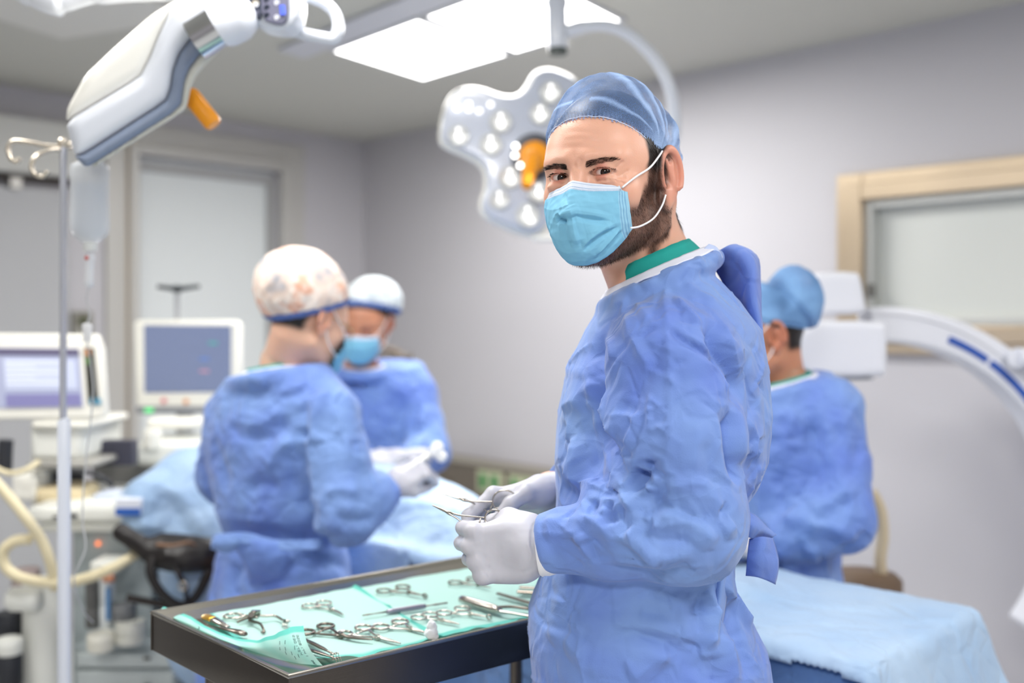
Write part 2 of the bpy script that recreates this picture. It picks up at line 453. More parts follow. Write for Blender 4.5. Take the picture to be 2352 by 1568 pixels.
# ---- ceiling lights: four square panels in a row, each lit
def cpt(u, v): p = at_z(u, v, HC-.012); return p
LIT = mat('lit_diffuser', (1, 1, 1, 1), .5, emit=(1, .985, .96, 1), es=6.0)
LAMPF = mat('lamp_trim', srgb(205, 206, 210), .5)
pa = cpt(762, 119); pb = cpt(980, 188); pd = cpt(960, 47); pc = cpt(1176, 129)
row = ((pd-pa)+(pc-pb))*.5; side = ((pb-pa)+(pc-pd))*.5
row = row.normalized()*.6; side = side.normalized()*.6
o0 = pa-row*.02-side*.02
def light_panel(o, lab, grp=None):
    t = thing('ceiling_light', o+(row+side)*.5, lab, 'ceiling light', grp)
    q = lambda a, b, dz=0: o+row*a+side*b+Vector((0, 0, dz))
    mb = MB(); e = .035
    for (a0_, a1_, b0, b1) in ((0,1,0,e),(0,1,1-e,1),(0,e,e,1-e),(1-e,1,e,1-e)):
        mb.prism([q(a0_,b0), q(a1_,b0), q(a1_,b1), q(a0_,b1)], (0,0,.012))
    mb.build('frame', LAMPF, t)
    mb = MB(); mb.prism([q(e,e,.002), q(1-e,e,.002), q(1-e,1-e,.002), q(e,1-e,.002)], (0,0,.008)); mb.build('diffuser', LIT, t)
    return t
light_panel(o0, 'square lit ceiling panel hanging left of and below the other bright one')
light_panel(o0+row*1.03, 'square lit ceiling panel right behind the white lamp arm joint')
# slim grey service strip beside the panels
q = lambda a, b: o0+row*a+side*b
st = MB().prism([q(-.25, -.28)+Vector((0,0,-.004)), q(2.2, -.28)+Vector((0,0,-.004)), q(2.2, -.04)+Vector((0,0,-.004)), q(-.25, -.04)+Vector((0,0,-.004))], (0,0,.014)).build('trim_2', mat('strip_grey', srgb(214, 215, 222), .6))
structure(st)
# unlit panel box in the top left corner of the view
pe = cpt(143, 62); mb = MB(); a_ = pe; r2 = -side.normalized(); s2 = row.normalized()
uu = Vector((pe.x, pe.y, HC-.06)); k1 = (at_z(0, 12, HC-.06)-at_z(140, 58, HC-.06)); k1.z = 0; k1.normalize()
k2 = Vector((k1.y, -k1.x, 0)); 
if k2.y > 0: k2 = -k2
mb.prism([uu, uu+k1*1.2, uu+k1*1.2+k2*.6, uu+k2*.6], (0,0,.06))
tag(mb.build('ceiling_diffuser', mat('diffuser_white', srgb(228, 226, 220), .5), bevel=.006), 'pale flat air diffuser on the ceiling in the upper left corner', 'air vent')
PW = 17
# unseen panels added to brighten the room, and an area light under every panel
def area(loc, size, power, col=(1, .98, .95), rot=(0,0,0)):
    l = bpy.data.lights.new('panel_glow', 'AREA'); l.shape = 'SQUARE'; l.size = size; l.energy = power; l.color = col
    o = bpy.data.objects.new('panel_glow', l); COL.objects.link(o); o.location = loc; o.rotation_euler = rot
    return o
for k in range(2): area(o0+row*(.5+1.03*k)+side*.5+Vector((0,0,-.03)), .56, PW)
lab3 = ['unseen lit ceiling panel added over the camera on its right', 'unseen lit ceiling panel added above the infusion pole at left', 'unseen lit ceiling panel added above the patient on the operating table', 'unseen lit ceiling panel added behind the camera', 'unseen lit ceiling panel added over the foot of the operating table']
for k, (x, y) in enumerate(((1.0, .25), (-1.5, 2.1), (-.35, 1.75), (-.4, -.9), (2.0, 1.5))):
    oo = Vector((x, y, HC-.012))-(row+side)*.5
    light_panel(oo, lab3[k]); area(Vector((x, y, HC-.04)), .56, PW*(2.6 if y < 0 else 1), rot=(0,0,0))
# ---------------------------------------------------------------- camera
cd = bpy.data.cameras.new('camera'); cam = bpy.data.objects.new('camera', cd); COL.objects.link(cam)
cam.location = (0, 0, EYE); cam.rotation_euler = (PI/2, 0, 0)
cd.sensor_width = 36; cd.lens = F/2352*36; cd.shift_y = -(784-HV)/2352; cd.clip_start = .05
cd.dof.use_dof = True; cd.dof.focus_distance = 1.28; cd.dof.aperture_fstop = 2.0
S.camera = cam
w = bpy.data.worlds.new('World'); S.world = w; w.use_nodes = True
w.node_tree.nodes['Background'].inputs[0].default_value = (.9, .93, 1, 1); w.node_tree.nodes['Background'].inputs[1].default_value = .4
S.view_settings.view_transform = 'Standard'; S.view_settings.look = 'None'; S.view_settings.gamma = 1; S.view_settings.exposure = .05
# ================================================================ INSTRUMENT TRAY AND WHAT LIES ON IT
TZ = 1.05; LIE = TZ-.012
STEEL = mat('brushed_steel', srgb(100, 94, 88), .28, 1.0, var=(9, .12))
def brushed():
    m = STEEL; nt, N, L, b = nodes_of(m)
    tc = N.new('ShaderNodeTexCoord'); mp = N.new('ShaderNodeMapping'); mp.inputs['Scale'].default_value = (4, 4, 500)
    n = N.new('ShaderNodeTexNoise'); n.inputs['Scale'].default_value = 3; n.inputs['Detail'].default_value = 3
    L.new(tc.outputs['Object'], mp.inputs['Vector']); L.new(mp.outputs['Vector'], n.inputs['Vector'])
    bp = N.new('ShaderNodeBump'); bp.inputs['Strength'].default_value = .12; bp.inputs['Distance'].default_value = .001
    L.new(n.outputs['Fac'], bp.inputs['Height']); L.new(bp.outputs['Normal'], b.inputs['Normal'])
brushed()
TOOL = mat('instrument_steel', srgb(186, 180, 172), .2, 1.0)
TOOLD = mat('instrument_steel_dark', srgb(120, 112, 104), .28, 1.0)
tF = Vector((-.284, 1.272, TZ)); tL = Vector((-.559, 1.552, TZ)); e2 = Vector((.593, .4606, 0)); e1 = tL-tF
def tq(s, t, z=0): return tF+e2*s+e1*t+Vector((0, 0, z))
tray = thing('instrument_tray_table', (tF+tL)*.5+e2*.5-Vector((0,0,TZ)), 'stainless steel instrument table with deep apron and green paper liner', 'tray table')
a = .016/e2.length; b_ = .016/e1.length
mb = MB()
# apron: four walls with thickness, rolled lip, recessed floor
o_ = [tq(0,0), tq(1,0), tq(1,1), tq(0,1)]; i_ = [tq(a,b_), tq(1-a,b_), tq(1-a,1-b_), tq(a,1-b_)]
for k in range(4):
    p0, p1, q0, q1 = o_[k], o_[(k+1)%4], i_[k], i_[(k+1)%4]
    mb.prism([p0, p1, p1-Vector((0,0,.058)), p0-Vector((0,0,.058))], (q0-p0)*.18)
mb.build('apron', STEEL, tray, bevel=.0015)
mb = MB()
for k in range(4):
    p0, p1, q0, q1 = o_[k], o_[(k+1)%4], i_[k], i_[(k+1)%4]
    dz = Vector((0,0,.002)); mb.add([p0+dz, p1+dz, p1*.7+q1*.3+dz, p0*.7+q0*.3+dz], [(0,1,2,3)])
    r0 = p0*.7+q0*.3; r1 = p1*.7+q1*.3
    mb.add([r0+dz, r1+dz, p1*.35+q1*.65-dz*2, p0*.35+q0*.65-dz*2], [(0,1,2,3)])
    mb.add([p0*.35+q0*.65-dz*2, p1*.35+q1*.65-dz*2, q1-Vector((0,0,.018)), q0-Vector((0,0,.018))], [(0,1,2,3)])
mb.add([p-Vector((0,0,.018)) for p in i_], [(0,1,2,3)])
mb.tube(o_, .003, 8, closed=True)
mb.build('tray_pan', mat('polished_steel', srgb(175, 170, 160), .22, 1.0), tray)
mb = MB()
mb.tube([tq(.0,0,-.03), tq(.0,0,-.0301)], .001, 4)
for s_, t_ in ((.1,.12),(.9,.12),(.9,.88),(.1,.88)):
    MB().cyl(tq(s_, t_, -.02), tq(s_, t_, -TZ+.08), .0125, n=16).build('leg', STEEL, tray, auto=40)
    c_ = MB(); c_.cyl(tq(s_, t_, -TZ+.035)+Vector((-.012,0,0)), tq(s_, t_, -TZ+.035)+Vector((.012,0,0)), .035, n=24); c_.cyl(tq(s_, t_, -TZ+.1), tq(s_, t_, -TZ+.04), .012)
    c_.build('castor', mat('rubber_dark', srgb(50, 50, 52), .6), tray, auto=40)
mb = MB(); mb.prism([tq(.08,.08,-.75), tq(.92,.08,-.75), tq(.92,.92,-.75), tq(.08,.92,-.75)], (0,0,.02)); mb.build('shelf', STEEL, tray, bevel=.003)
# ---- green paper liner: two sheets with darker hems
def paper(name, c1, c2):
    m = mat(name, c1, .75, spec=.2, bump=(180, .25, .0006)); nt, N, L, b = nodes_of(m)
    at = N.new('ShaderNodeAttribute'); at.attribute_name = 'hem'
    mx = N.new('ShaderNodeMix'); mx.data_type = 'RGBA'; mx.inputs['A'].default_value = c1; mx.inputs['B'].default_value = c2
    L.new(at.outputs['Fac'], mx.inputs['Factor']); L.new(mx.outputs['Result'], b.inputs['Base Color'])
    tr = N.new('ShaderNodeBsdfTranslucent'); L.new(mx.outputs['Result'], tr.inputs['Color'])
    ms = N.new('ShaderNodeMixShader'); ms.inputs[0].default_value = .25
    out = N['Material Output']; L.new(b.outputs[0], ms.inputs[1]); L.new(tr.outputs[0], ms.inputs[2]); L.new(ms.outputs[0], out.inputs['Surface'])
    return m
PAP = paper('green_paper', srgb(192, 231, 224), srgb(112, 206, 194))
def interp(pts, n):
    p = [A(*q) for q in pts]; L_ = np.cumsum([0]+[ln(p[i+1]-p[i]) for i in range(len(p)-1)]); L_ /= L_[-1]
    t = np.linspace(0, 1, n); P_ = np.array(p)
    return np.stack([np.interp(t, L_, P_[:, k]) for k in range(P_.shape[1])], -1)
def sheet(name, front, rear, z, label_hem=(1,1,1,1), n=90, m=50, w=.06, sd=3, lift=None):
    f_ = interp(front, n); r_ = interp(rear, n); V = []; H = []
    for j in range(m):
        t = j/(m-1)
        for i in range(n):
            s = i/(n-1); uv = f_[i]*(1-t)+r_[i]*t
            p = at_z(uv[0], uv[1], z)
            e = [t/w, (1-t)/w, s/(w*.7), (1-s)/(w*.7)]
            hv = max([max(0, min(1, (1.15-x)*4)) if (label_hem[k]) else 0 for k, x in enumerate(e)])
            dz = .0012*mnoise.noise(Vector((p.x*16, p.y*16, sd)))+.0016*abs(mnoise.noise(Vector((p.x*40, p.y*9, sd+4))))
            ed = min(t, 1-t); dz += (.005*mnoise.noise(Vector((s*9, sd, t*2)))+.004)*math.exp(-ed*22)
            if lift: dz += lift(s, t)
            V.append((p.x, p.y, p.z+max(dz, -.0003))); H.append(hv)
    Q = np.array([(j*n+i, j*n+i+1, (j+1)*n+i+1, (j+1)*n+i) for j in range(m-1) for i in range(n-1)])
    return np_mesh(name, np.array(V), Q, PAP, None, {'hem': H})
s1 = sheet('paper_liner', [(560,1478),(640,1500),(735,1521),(840,1512),(960,1483),(1020,1462)], [(462,1412),(486,1396),(540,1384),(620,1369),(700,1351),(745,1339),(803,1343),(895,1395)], TZ-.0150, (1,1,1,1), sd=3)
tag(s1, 'pale green paper liner sheet covering the left half of the steel tray', 'tray liner')
s2 = sheet('paper_liner', [(1000,1470),(1100,1449),(1205,1428),(1330,1398)], [(800,1343),(880,1322),(980,1303),(1090,1286),(1190,1274),(1290,1290)], TZ-.0165, (1,1,0,0), sd=9, w=.07)
tag(s2, 'pale green paper liner sheet reaching to the right end under the big clamp', 'tray liner')
# curled up flap at the left end, with a printed corner
def flap():
    bot = interp([(381,1409),(420,1432),(470,1455),(520,1474),(580,1495),(640,1514),(690,1524),(741,1528)], 70)
    top = interp([(376,1393),(410,1404),(440,1416),(470,1436),(505,1452),(545,1466),(590,1470),(632,1456),(665,1440),(696,1436)], 70)
    V = []; H = []; m = 24
    for i in range(70):
        b = at_z(bot[i][0], bot[i][1], TZ-.014); t = P(top[i][0], top[i][1], b.y+.028+.01*math.sin(i*.2))
        for j in range(m):
            k = j/(m-1); p = b.lerp(t, k)
            p += Vector((-.004, -.010, .002))*math.sin(PI*k)+Vector((.001, -.001, 0))*math.sin(i*.9+k*3)*k
            V.append(p); H.append(1 if k > .86 else .25+.15*math.sin(i*.6+k*4))
    Q = np.array([(i*m+j, (i+1)*m+j, (i+1)*m+j+1, i*m+j+1) for i in range(69) for j in range(m-1)])
    o = np_mesh('flap', np.array([tuple(v) for v in V]), Q, PAP, s1, {'hem': H})
    o['label'] = 'curled up edge of the green paper sheet with black print'
    return V
FL = flap()
# small printed dashes and sterilisation codes on the raised corner
INK = mat('ink', srgb(40, 60, 70), .7)
def on_flap(i, k, off=.0007):
    m = 24; i0 = min(int(i), 68); j0 = min(int(k*(m-1)), m-2); fi = i-i0; fj = k*(m-1)-j0
    a_ = FL[i0*m+j0].lerp(FL[(i0+1)*m+j0], fi); b = FL[i0*m+j0+1].lerp(FL[(i0+1)*m+j0+1], fi)
    n = (FL[(i0+1)*m+j0]-FL[i0*m+j0]).cross(FL[i0*m+j0+1]-FL[i0*m+j0]).normalized()
    if n.y > 0: n = -n
    return a_.lerp(b, fj)+n*off
mb = MB()
def stroke(i0, k0, i1, k1, r=.00028): mb.tube([on_flap(i0+(i1-i0)*t/3, k0+(k1-k0)*t/3) for t in range(4)], r, 5)
for (i, k) in ((57,.62),(59.5,.6),(56,.45),(58.5,.42),(57.5,.3),(60,.28),(62,.2),(62.5,.42),(60,.15)): stroke(i, k, i+.5, k+.1)
SEG = {'2':'abged','3':'abgcd','0':'abcdef','7':'abc','1':'bc','4':'fgbc','5':'afgcd','8':'abcdefg','6':'afgedc','9':'abcdfg','A':'efabcg','L':'fed'}
def glyph(ch, i, k, w, h):
    pt = {'a':((0,1),(1,1)),'b':((1,1),(1,.5)),'c':((1,.5),(1,0)),'d':((0,0),(1,0)),'e':((0,0),(0,.5)),'f':((0,.5),(0,1)),'g':((0,.5),(1,.5))}
    for s in SEG.get(ch, ''):
        (x0, y0), (x1, y1) = pt[s]; stroke(i+y0*h, k-x0*w, i+y1*h, k-x1*w, .0002)
mb.build('printed_dashes', INK, s1); mb = MB()
stroke(18.6, .45, 19.4, .62, .0004); stroke(19.4, .62, 18.9, .7, .0004); mb.build('pen_mark', INK, s1); mb = MB()
for n_, ch in enumerate('2301754'): glyph(ch, 63.5, .78-.075*n_, .045, 1.0)
for n_, ch in enumerate('32081741'): glyph(ch, 65.5, .78-.07*n_, .042, .9)
for n_, ch in enumerate('0452'): glyph(ch, 66.0, .13-.03*n_, .02, .8)
mb.build('print', INK, s1)
# ---- instruments
def pt(u, v, dz=.002): return at_z(u, v, LIE+dz)
def torus(mb, c, r, tr, nrm, n=28, sx=1.0, ax=None):
    x, y, d = basis(nrm, ax or (0,0,1))
    if ax is not None: x = Vector(ax).normalized(); y = d.cross(x)
    mb.tube([Vector(c)+x*math.cos(2*PI*k/n)*r*sx+y*math.sin(2*PI*k/n)*r for k in range(n)], tr, 8, closed=True)
def ringed(name, label, r1, r2, tip, L=None, group=None, bend=0.0, jaw='plain', fat=.85, nrm=(0,0,1), pf=.52, rr=.0115, openj=.0012, m=None):
    """scissor-handled instrument: finger rings at r1 and r2, jaws meeting at tip"""
    r1, r2, tip = Vector(r1), Vector(r2), Vector(tip); m = m or TOOL; nrm = Vector(nrm)
    mid = (r1+r2)*.5; d = (tip-mid); Ln = d.length; d.normalize(); sd = nrm.cross(d).normalized()
    s1 = (r1-mid).dot(sd); s2 = (r2-mid).dot(sd)
    if s1 > s2: r1, r2 = r2, r1; s1, s2 = s2, s1
    t = thing(name, mid, label, 'surgical instrument', group)
    pv = mid+d*Ln*pf+sd*(s1+s2)*.1
    for k, r in ((0, r1), (1, r2)):
        sg = -1 if k == 0 else 1; up = nrm*(.0012*sg)
        mb = MB(); torus(mb, r, rr, .0019*fat, nrm, sx=1.15, ax=d); mb.build('finger_ring', m, t, smooth=True)
        st = r+d*rr*1.1-sd*sg*rr*.3
        pts = [st, st.lerp(pv, .35)-sd*sg*.001+up, st.lerp(pv, .7)-sd*sg*.0015+up, pv+sd*sg*.0006+up]
        j = []
        for q in (.25, .5, .75, 1.0):
            off = -sd*sg*openj*math.sin(q*PI) + sd*bend*q*q
            j.append(pv.lerp(tip, q)+off)
        pp = arc_pts(pts+j, 5); n = len(pp)
        rad = []
        for i in range(n):
            q = i/(n-1)
            if q < .4: w = .0016+.0008*q
            elif q < .5: w = .0030
            elif q < .62: w = .0026
            else: w = .0024-.0014*(q-.62)/.38
            rad.append(w*fat)
        mb = MB(); mb.tube(pp, rad, 10, flat=.75, up=nrm)
        if jaw == 'loop':
            c = pp[-1]+d*.004; torus(mb, c-sd*sg*.0015, .0042, .0008, nrm*.4+sd, n=16)
        mb.build('arm', m, t, smooth=True)
    mb = MB(); mb.cyl(pv-nrm*.0035*fat, pv+nrm*.0037*fat, .0027*fat, n=16); mb.build('joint', m, t, auto=40)
    # ratchet between the rings
    mb = MB(); c1 = r1.lerp(pv, .3); c2 = r2.lerp(pv, .3); mb.tube([c1, c1.lerp(c2, .5)+nrm*.001, c2], [.0016, .0022, .0016], 8, flat=.6); mb.build('ratchet', m, t, smooth=True)
    return t
G = 'ring handled instruments on the green liner'
ringed('artery_forceps', 'small curved ring forceps lying alone behind the others on the left sheet', pt(711,1391), pt(744,1384), pt(794,1410), group=G, bend=-.004)
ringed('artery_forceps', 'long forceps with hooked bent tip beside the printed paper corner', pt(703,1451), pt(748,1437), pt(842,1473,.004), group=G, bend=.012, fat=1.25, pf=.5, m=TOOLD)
ringed('artery_forceps', 'straight ring forceps pointing to the front rim between hooked and cotton tipped ones', pt(790,1455), pt(835,1441), pt(920,1477), group=G, fat=1.1)
ringed('sponge_forceps', 'straight ring forceps gripping a small white cotton swab', pt(875,1439), pt(919,1427), pt(985,1454), group=G, fat=1.1)
ringed('artery_forceps', 'fine ring forceps just behind the white cotton swab', pt(963,1417), pt(988,1411), pt(1055,1433), group=G)
ringed('tissue_forceps', 'tissue forceps with small loop jaws in front of the thick handled clamp', pt(1020,1407), pt(1062,1397), pt(1118,1416), group=G, jaw='loop')
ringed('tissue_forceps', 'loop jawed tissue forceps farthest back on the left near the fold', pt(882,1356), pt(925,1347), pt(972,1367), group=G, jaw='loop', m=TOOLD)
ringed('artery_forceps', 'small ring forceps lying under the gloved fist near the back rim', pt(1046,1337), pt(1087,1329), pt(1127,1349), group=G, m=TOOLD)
# cotton swab in the jaws
mb = MB(); V_, Q_ = None, None
c0 = pt(990, 1450, .012)
f = lambda p: np.minimum(d_ell(p, c0+Vector((0,0,-.002)), (.010, .009, .009)), smin(d_ell(p, c0+Vector((.001,0,.006)), (.0075,.006,.011)), d_ell(p, c0+Vector((.004,0,-.006)), (.007,.006,.006)), .004))-.0008*vnoise(p, 260)
V_, Q_ = sculpt(f, c0-Vector((.02,.02,.02)), c0+Vector((.02,.02,.025)), .0012)
tag(np_mesh('cotton_swab', V_, Q_, mat('cotton_white', srgb(238, 240, 244), .9, bump=(400, .5, .001))), 'folded white cotton swab at the tip of a ring forceps', 'swab')
# double ended elevator with a grey barrel
a_, b = pt(832,1413,.003), pt(1027,1384,.003); t = thing('scalpel_handle', (a_+b)*.5, 'double ended slim instrument with grey barrel lying across the sheet fold', 'surgical instrument')
mb = MB(); k = lambda q: a_.lerp(b, q)
mb.tube([k(.27), k(.29), k(.34), k(.6), k(.7), k(.735), k(.74)], [.0015, .0036, .0042, .0046, .0042, .0034, .0015], 12); mb.build('barrel', mat('barrel_grey', srgb(150, 146, 160), .35, .6), t, smooth=True)
mb = MB(); mb.tube([k(0), k(.06), k(.13), k(.2), k(.28)], [.0012, .0022, .0012, .0016, .0024], 10, flat=.6); mb.tube([k(.73), k(.8), k(.86), k(.92), k(1)], [.0026, .0014, .0026, .002, .0022], 10, flat=.6); mb.build('working_end', TOOLD, t, smooth=True)
# thick handled clamp
a_, b, c = pt(1056,1374,.006), pt(1150,1402,.006), pt(1204,1410,.004); t = thing('large_clamp', (a_+c)*.5, 'large heavy clamp with a thick rounded steel handle and two prongs', 'surgical instrument')
d = (b-a_).normalized(); x_ = Vector((0,0,1)).cross(d)
mb = MB(); mb.tube([a_, a_.lerp(b,.05), a_.lerp(b,.2), a_.lerp(b,.5), a_.lerp(b,.85), b], [.003, .0072, .0078, .008, .0078, .004], 16, flat=.8); mb.build('handle', TOOL, t, smooth=True)
MB().tube(arc_pts([b-x_*.003, b.lerp(c,.4)-x_*.004, c+d*.02]), [.003]*17, 10, flat=.7).build('prong', TOOL, t, smooth=True)
MB().tube(arc_pts([a_.lerp(b,.8)+x_*.006, pt(1175,1393,.006), pt(1215,1398,.004)]), [.0032]*17, 10, flat=.7).build('prong', TOOLD, t, smooth=True)
a_, b = pt(1142,1364), pt(1216,1386); d = (b-a_).normalized(); x_ = Vector((0,0,1)).cross(d)*.0055
mb = MB(); mb.prism([a_-x_*.6, a_+x_*.6, b+x_*1.1+d*.05, b-x_*1.1+d*.05], (0,0,.003)); tag(mb.build('flat_spatula', TOOLD, bevel=.001), 'flat steel spatula behind the large clamp at the right end', 'surgical instrument')
a_ = pt(1188,1358,.004); t = thing('retractor', a_, 'dark stepped retractor partly hidden behind the gown at the right rear', 'surgical instrument')
mb = MB(); mb.tube([a_, a_+Vector((.05,-.012,0))], .006, 8, flat=.5); mb.build('blade', TOOLD, t, bevel=.001)
mb = MB(); mb.tube([a_+Vector((.004,.012,.004)), a_+Vector((.06,0,.004))], .0045, 8, flat=.5); mb.build('handle', TOOLD, t, bevel=.001)
# curved dish-ended elevators at the left
a_ = [pt(470,1415,.006), pt(485,1420,.010), pt(505,1430,.009), pt(524,1441,.005)]
t = thing('elevator', a_[1], 'short curved elevator with a gold coloured end beside the paper flap', 'surgical instrument')
pp = arc_pts(a_, 6); MB().tube(pp[:9], [.004,.0065,.0078,.0082,.0082,.008,.0078,.0075,.0072], 12, flat=.55).build('gold_end', mat('gold_metal', srgb(226, 176, 70), .28, .9), t, smooth=True)
MB().tube(pp[8:], list(np.linspace(.0074, .0045, len(pp)-8)), 12, flat=.55).build('blade', TOOL, t, smooth=True)
a_ = arc_pts([pt(478,1435,.005), pt(505,1441,.008), pt(540,1449,.008), pt(568,1457,.004)], 6)
tag(MB().tube(a_, [.0015]*5+list(np.linspace(.002, .007, len(a_)-9))+[.007,.006,.005,.002], 12, flat=.5).build('curved_blade', TOOLD, smooth=True), 'long dark curved blade tucked along the paper flap in front of the gold ended one', 'surgical instrument')
# self retaining retractor
t = thing('self_retaining_retractor', pt(585,1410), 'hinged spreader with ratchet block and four pronged bent arms on the left sheet', 'surgical instrument')
mb = MB(); torus(mb, pt(536,1414), .0125, .0019, (0,0,1), sx=1.2, ax=(1,0,0)); mb.build('finger_ring', TOOL, t, smooth=True)
mb = MB(); mb.tube(arc_pts([pt(541,1421), pt(560,1416,.004), pt(585,1413,.008), pt(610,1414,.006), pt(632,1414,.005), pt(650,1424,.004), pt(660,1427,.008)], 5), .0021, 8)
mb.tube(arc_pts([pt(550,1411), pt(570,1414), pt(590,1418,.006)], 4), .002, 8); mb.build('arm', TOOL, t, smooth=True)
mb = MB(); mb.tube(arc_pts([pt(545,1428), pt(562,1421,.004), pt(585,1414,.006), pt(572,1424,.004), pt(596,1431,.006), pt(605,1444,.004), pt(607,1452,.001)], 5), .0019, 8)
mb.tube(arc_pts([pt(607,1452,.001), pt(601,1451,.001)], 3), .0018, 6); mb.build('arm', TOOLD, t, smooth=True)
mb = MB()
for k in range(4): mb.tube([pt(654+k*3.4,1423+k*.6,.007), pt(650+k*3.4,1431+k*.6,.004), pt(648+k*3.2,1440+k*.6,.001)], [.0009,.0008,.0005], 6)
mb.tube([pt(652,1423,.008), pt(666,1426,.008)], .0014, 6); mb.build('rake', TOOL, t, smooth=True)
mb = MB(); mb.sphere(pt(583,1409,.010), .0055, 8, sz=.7); mb.sphere(pt(592,1413,.007), .004, 8); mb.box(pt(588,1407,.012), (.014,.006,.008)); mb.cyl(pt(577,1411,.002), pt(577,1411,.016), .0045); mb.build('ratchet_block', TOOL, t, auto=40)
# two rake retractors in front
for lab, q0, q1, w_ in (('slim rake retractor with three prongs, rear one of the pair by the front rim', (700,1468), (766,1501), 1.0), ('slim rake retractor nearest the front corner of the tray', (706,1490), (770,1511), .9)):
    a_, b = pt(*q0, .003), pt(*q1, .004); t = thing('rake_retractor', (a_+b)*.5, lab, 'surgical instrument', 'rake retractors by the front rim')
    MB().tube([a_, a_.lerp(b,.3), a_.lerp(b,.6), a_.lerp(b,.8), b], [.0028*w_,.0042*w_,.0038*w_,.002,.0018], 10, flat=.6).build('handle', TOOLD, t, smooth=True)
    d = (b-a_).normalized(); x_ = Vector((0,0,1)).cross(d); mb = MB()
    for k in (-1, 0, 1): mb.tube([b+x_*.004*k, b+x_*.004*k+d*.006+Vector((0,0,.002)), b+x_*.004*k+d*.008+Vector((0,0,-.003))], [.0009,.0008,.0004], 6)
    mb.tube([b-x_*.0048, b+x_*.0048], .0014, 6); mb.build('prongs', TOOL, t, smooth=True)
# ================================================================ PEOPLE: shared sculpting
def skin_mat(name, base, dark, red, lip=(150, 80, 75)):
    m = mat(name, srgb(*base), .40, spec=.5, sss=.35, bump=(520, .35, .0007)); nt, N, L, b = nodes_of(m)
    col = None; cur = None
    tc = N.new('ShaderNodeTexCoord'); nz = N.new('ShaderNodeTexNoise'); nz.inputs['Scale'].default_value = 30; nz.inputs['Detail'].default_value = 4
    L.new(tc.outputs['Object'], nz.inputs['Vector'])
    def mixin(prev, attr, colr, noise=0):
        at = N.new('ShaderNodeAttribute'); at.attribute_name = attr
        mx = N.new('ShaderNodeMix'); mx.data_type = 'RGBA'
        if prev is None: mx.inputs['A'].default_value = srgb(*base)
        else: L.new(prev, mx.inputs['A'])
        mx.inputs['B'].default_value = srgb(*colr)
        if noise:
            ma = N.new('ShaderNodeMath'); ma.operation = 'MULTIPLY_ADD'; ma.inputs[1].default_value = noise*2; ma.inputs[2].default_value = 1-noise
            L.new(nz.outputs['Fac'], ma.inputs[0]); mm = N.new('ShaderNodeMath'); mm.operation = 'MULTIPLY'; mm.use_clamp = True
            L.new(ma.outputs[0], mm.inputs[0]); L.new(at.outputs['Fac'], mm.inputs[1]); L.new(mm.outputs[0], mx.inputs['Factor'])
        else: L.new(at.outputs['Fac'], mx.inputs['Factor'])
        return mx.outputs['Result']
    c = mixin(None, 'red', red, .35); c = mixin(c, 'beard', dark, .25); c = mixin(c, 'scalp', (30, 24, 22)); c = mixin(c, 'lid', (96, 54, 48))
    L.new(c, b.inputs['Base Color'])
    return m
HAIRM = mat('dark_hair', srgb(38, 28, 24), .5, spec=.4)
def head_frame(c, yaw, pitch=0, roll=0):
    """columns: subject's left, forward, up. yaw 0 looks along -Y towards the camera, + turns to image left"""
    f = A(-math.sin(yaw), -math.cos(yaw), 0); l = A(math.cos(yaw), -math.sin(yaw), 0); u = A(0, 0, 1)
    f2 = f*math.cos(pitch)+u*math.sin(pitch); u2 = u*math.cos(pitch)-f*math.sin(pitch)
    l3 = l*math.cos(roll)+u2*math.sin(roll); u3 = u2*math.cos(roll)-l*math.sin(roll)
    return np.stack([l3, f2, u3], 1)
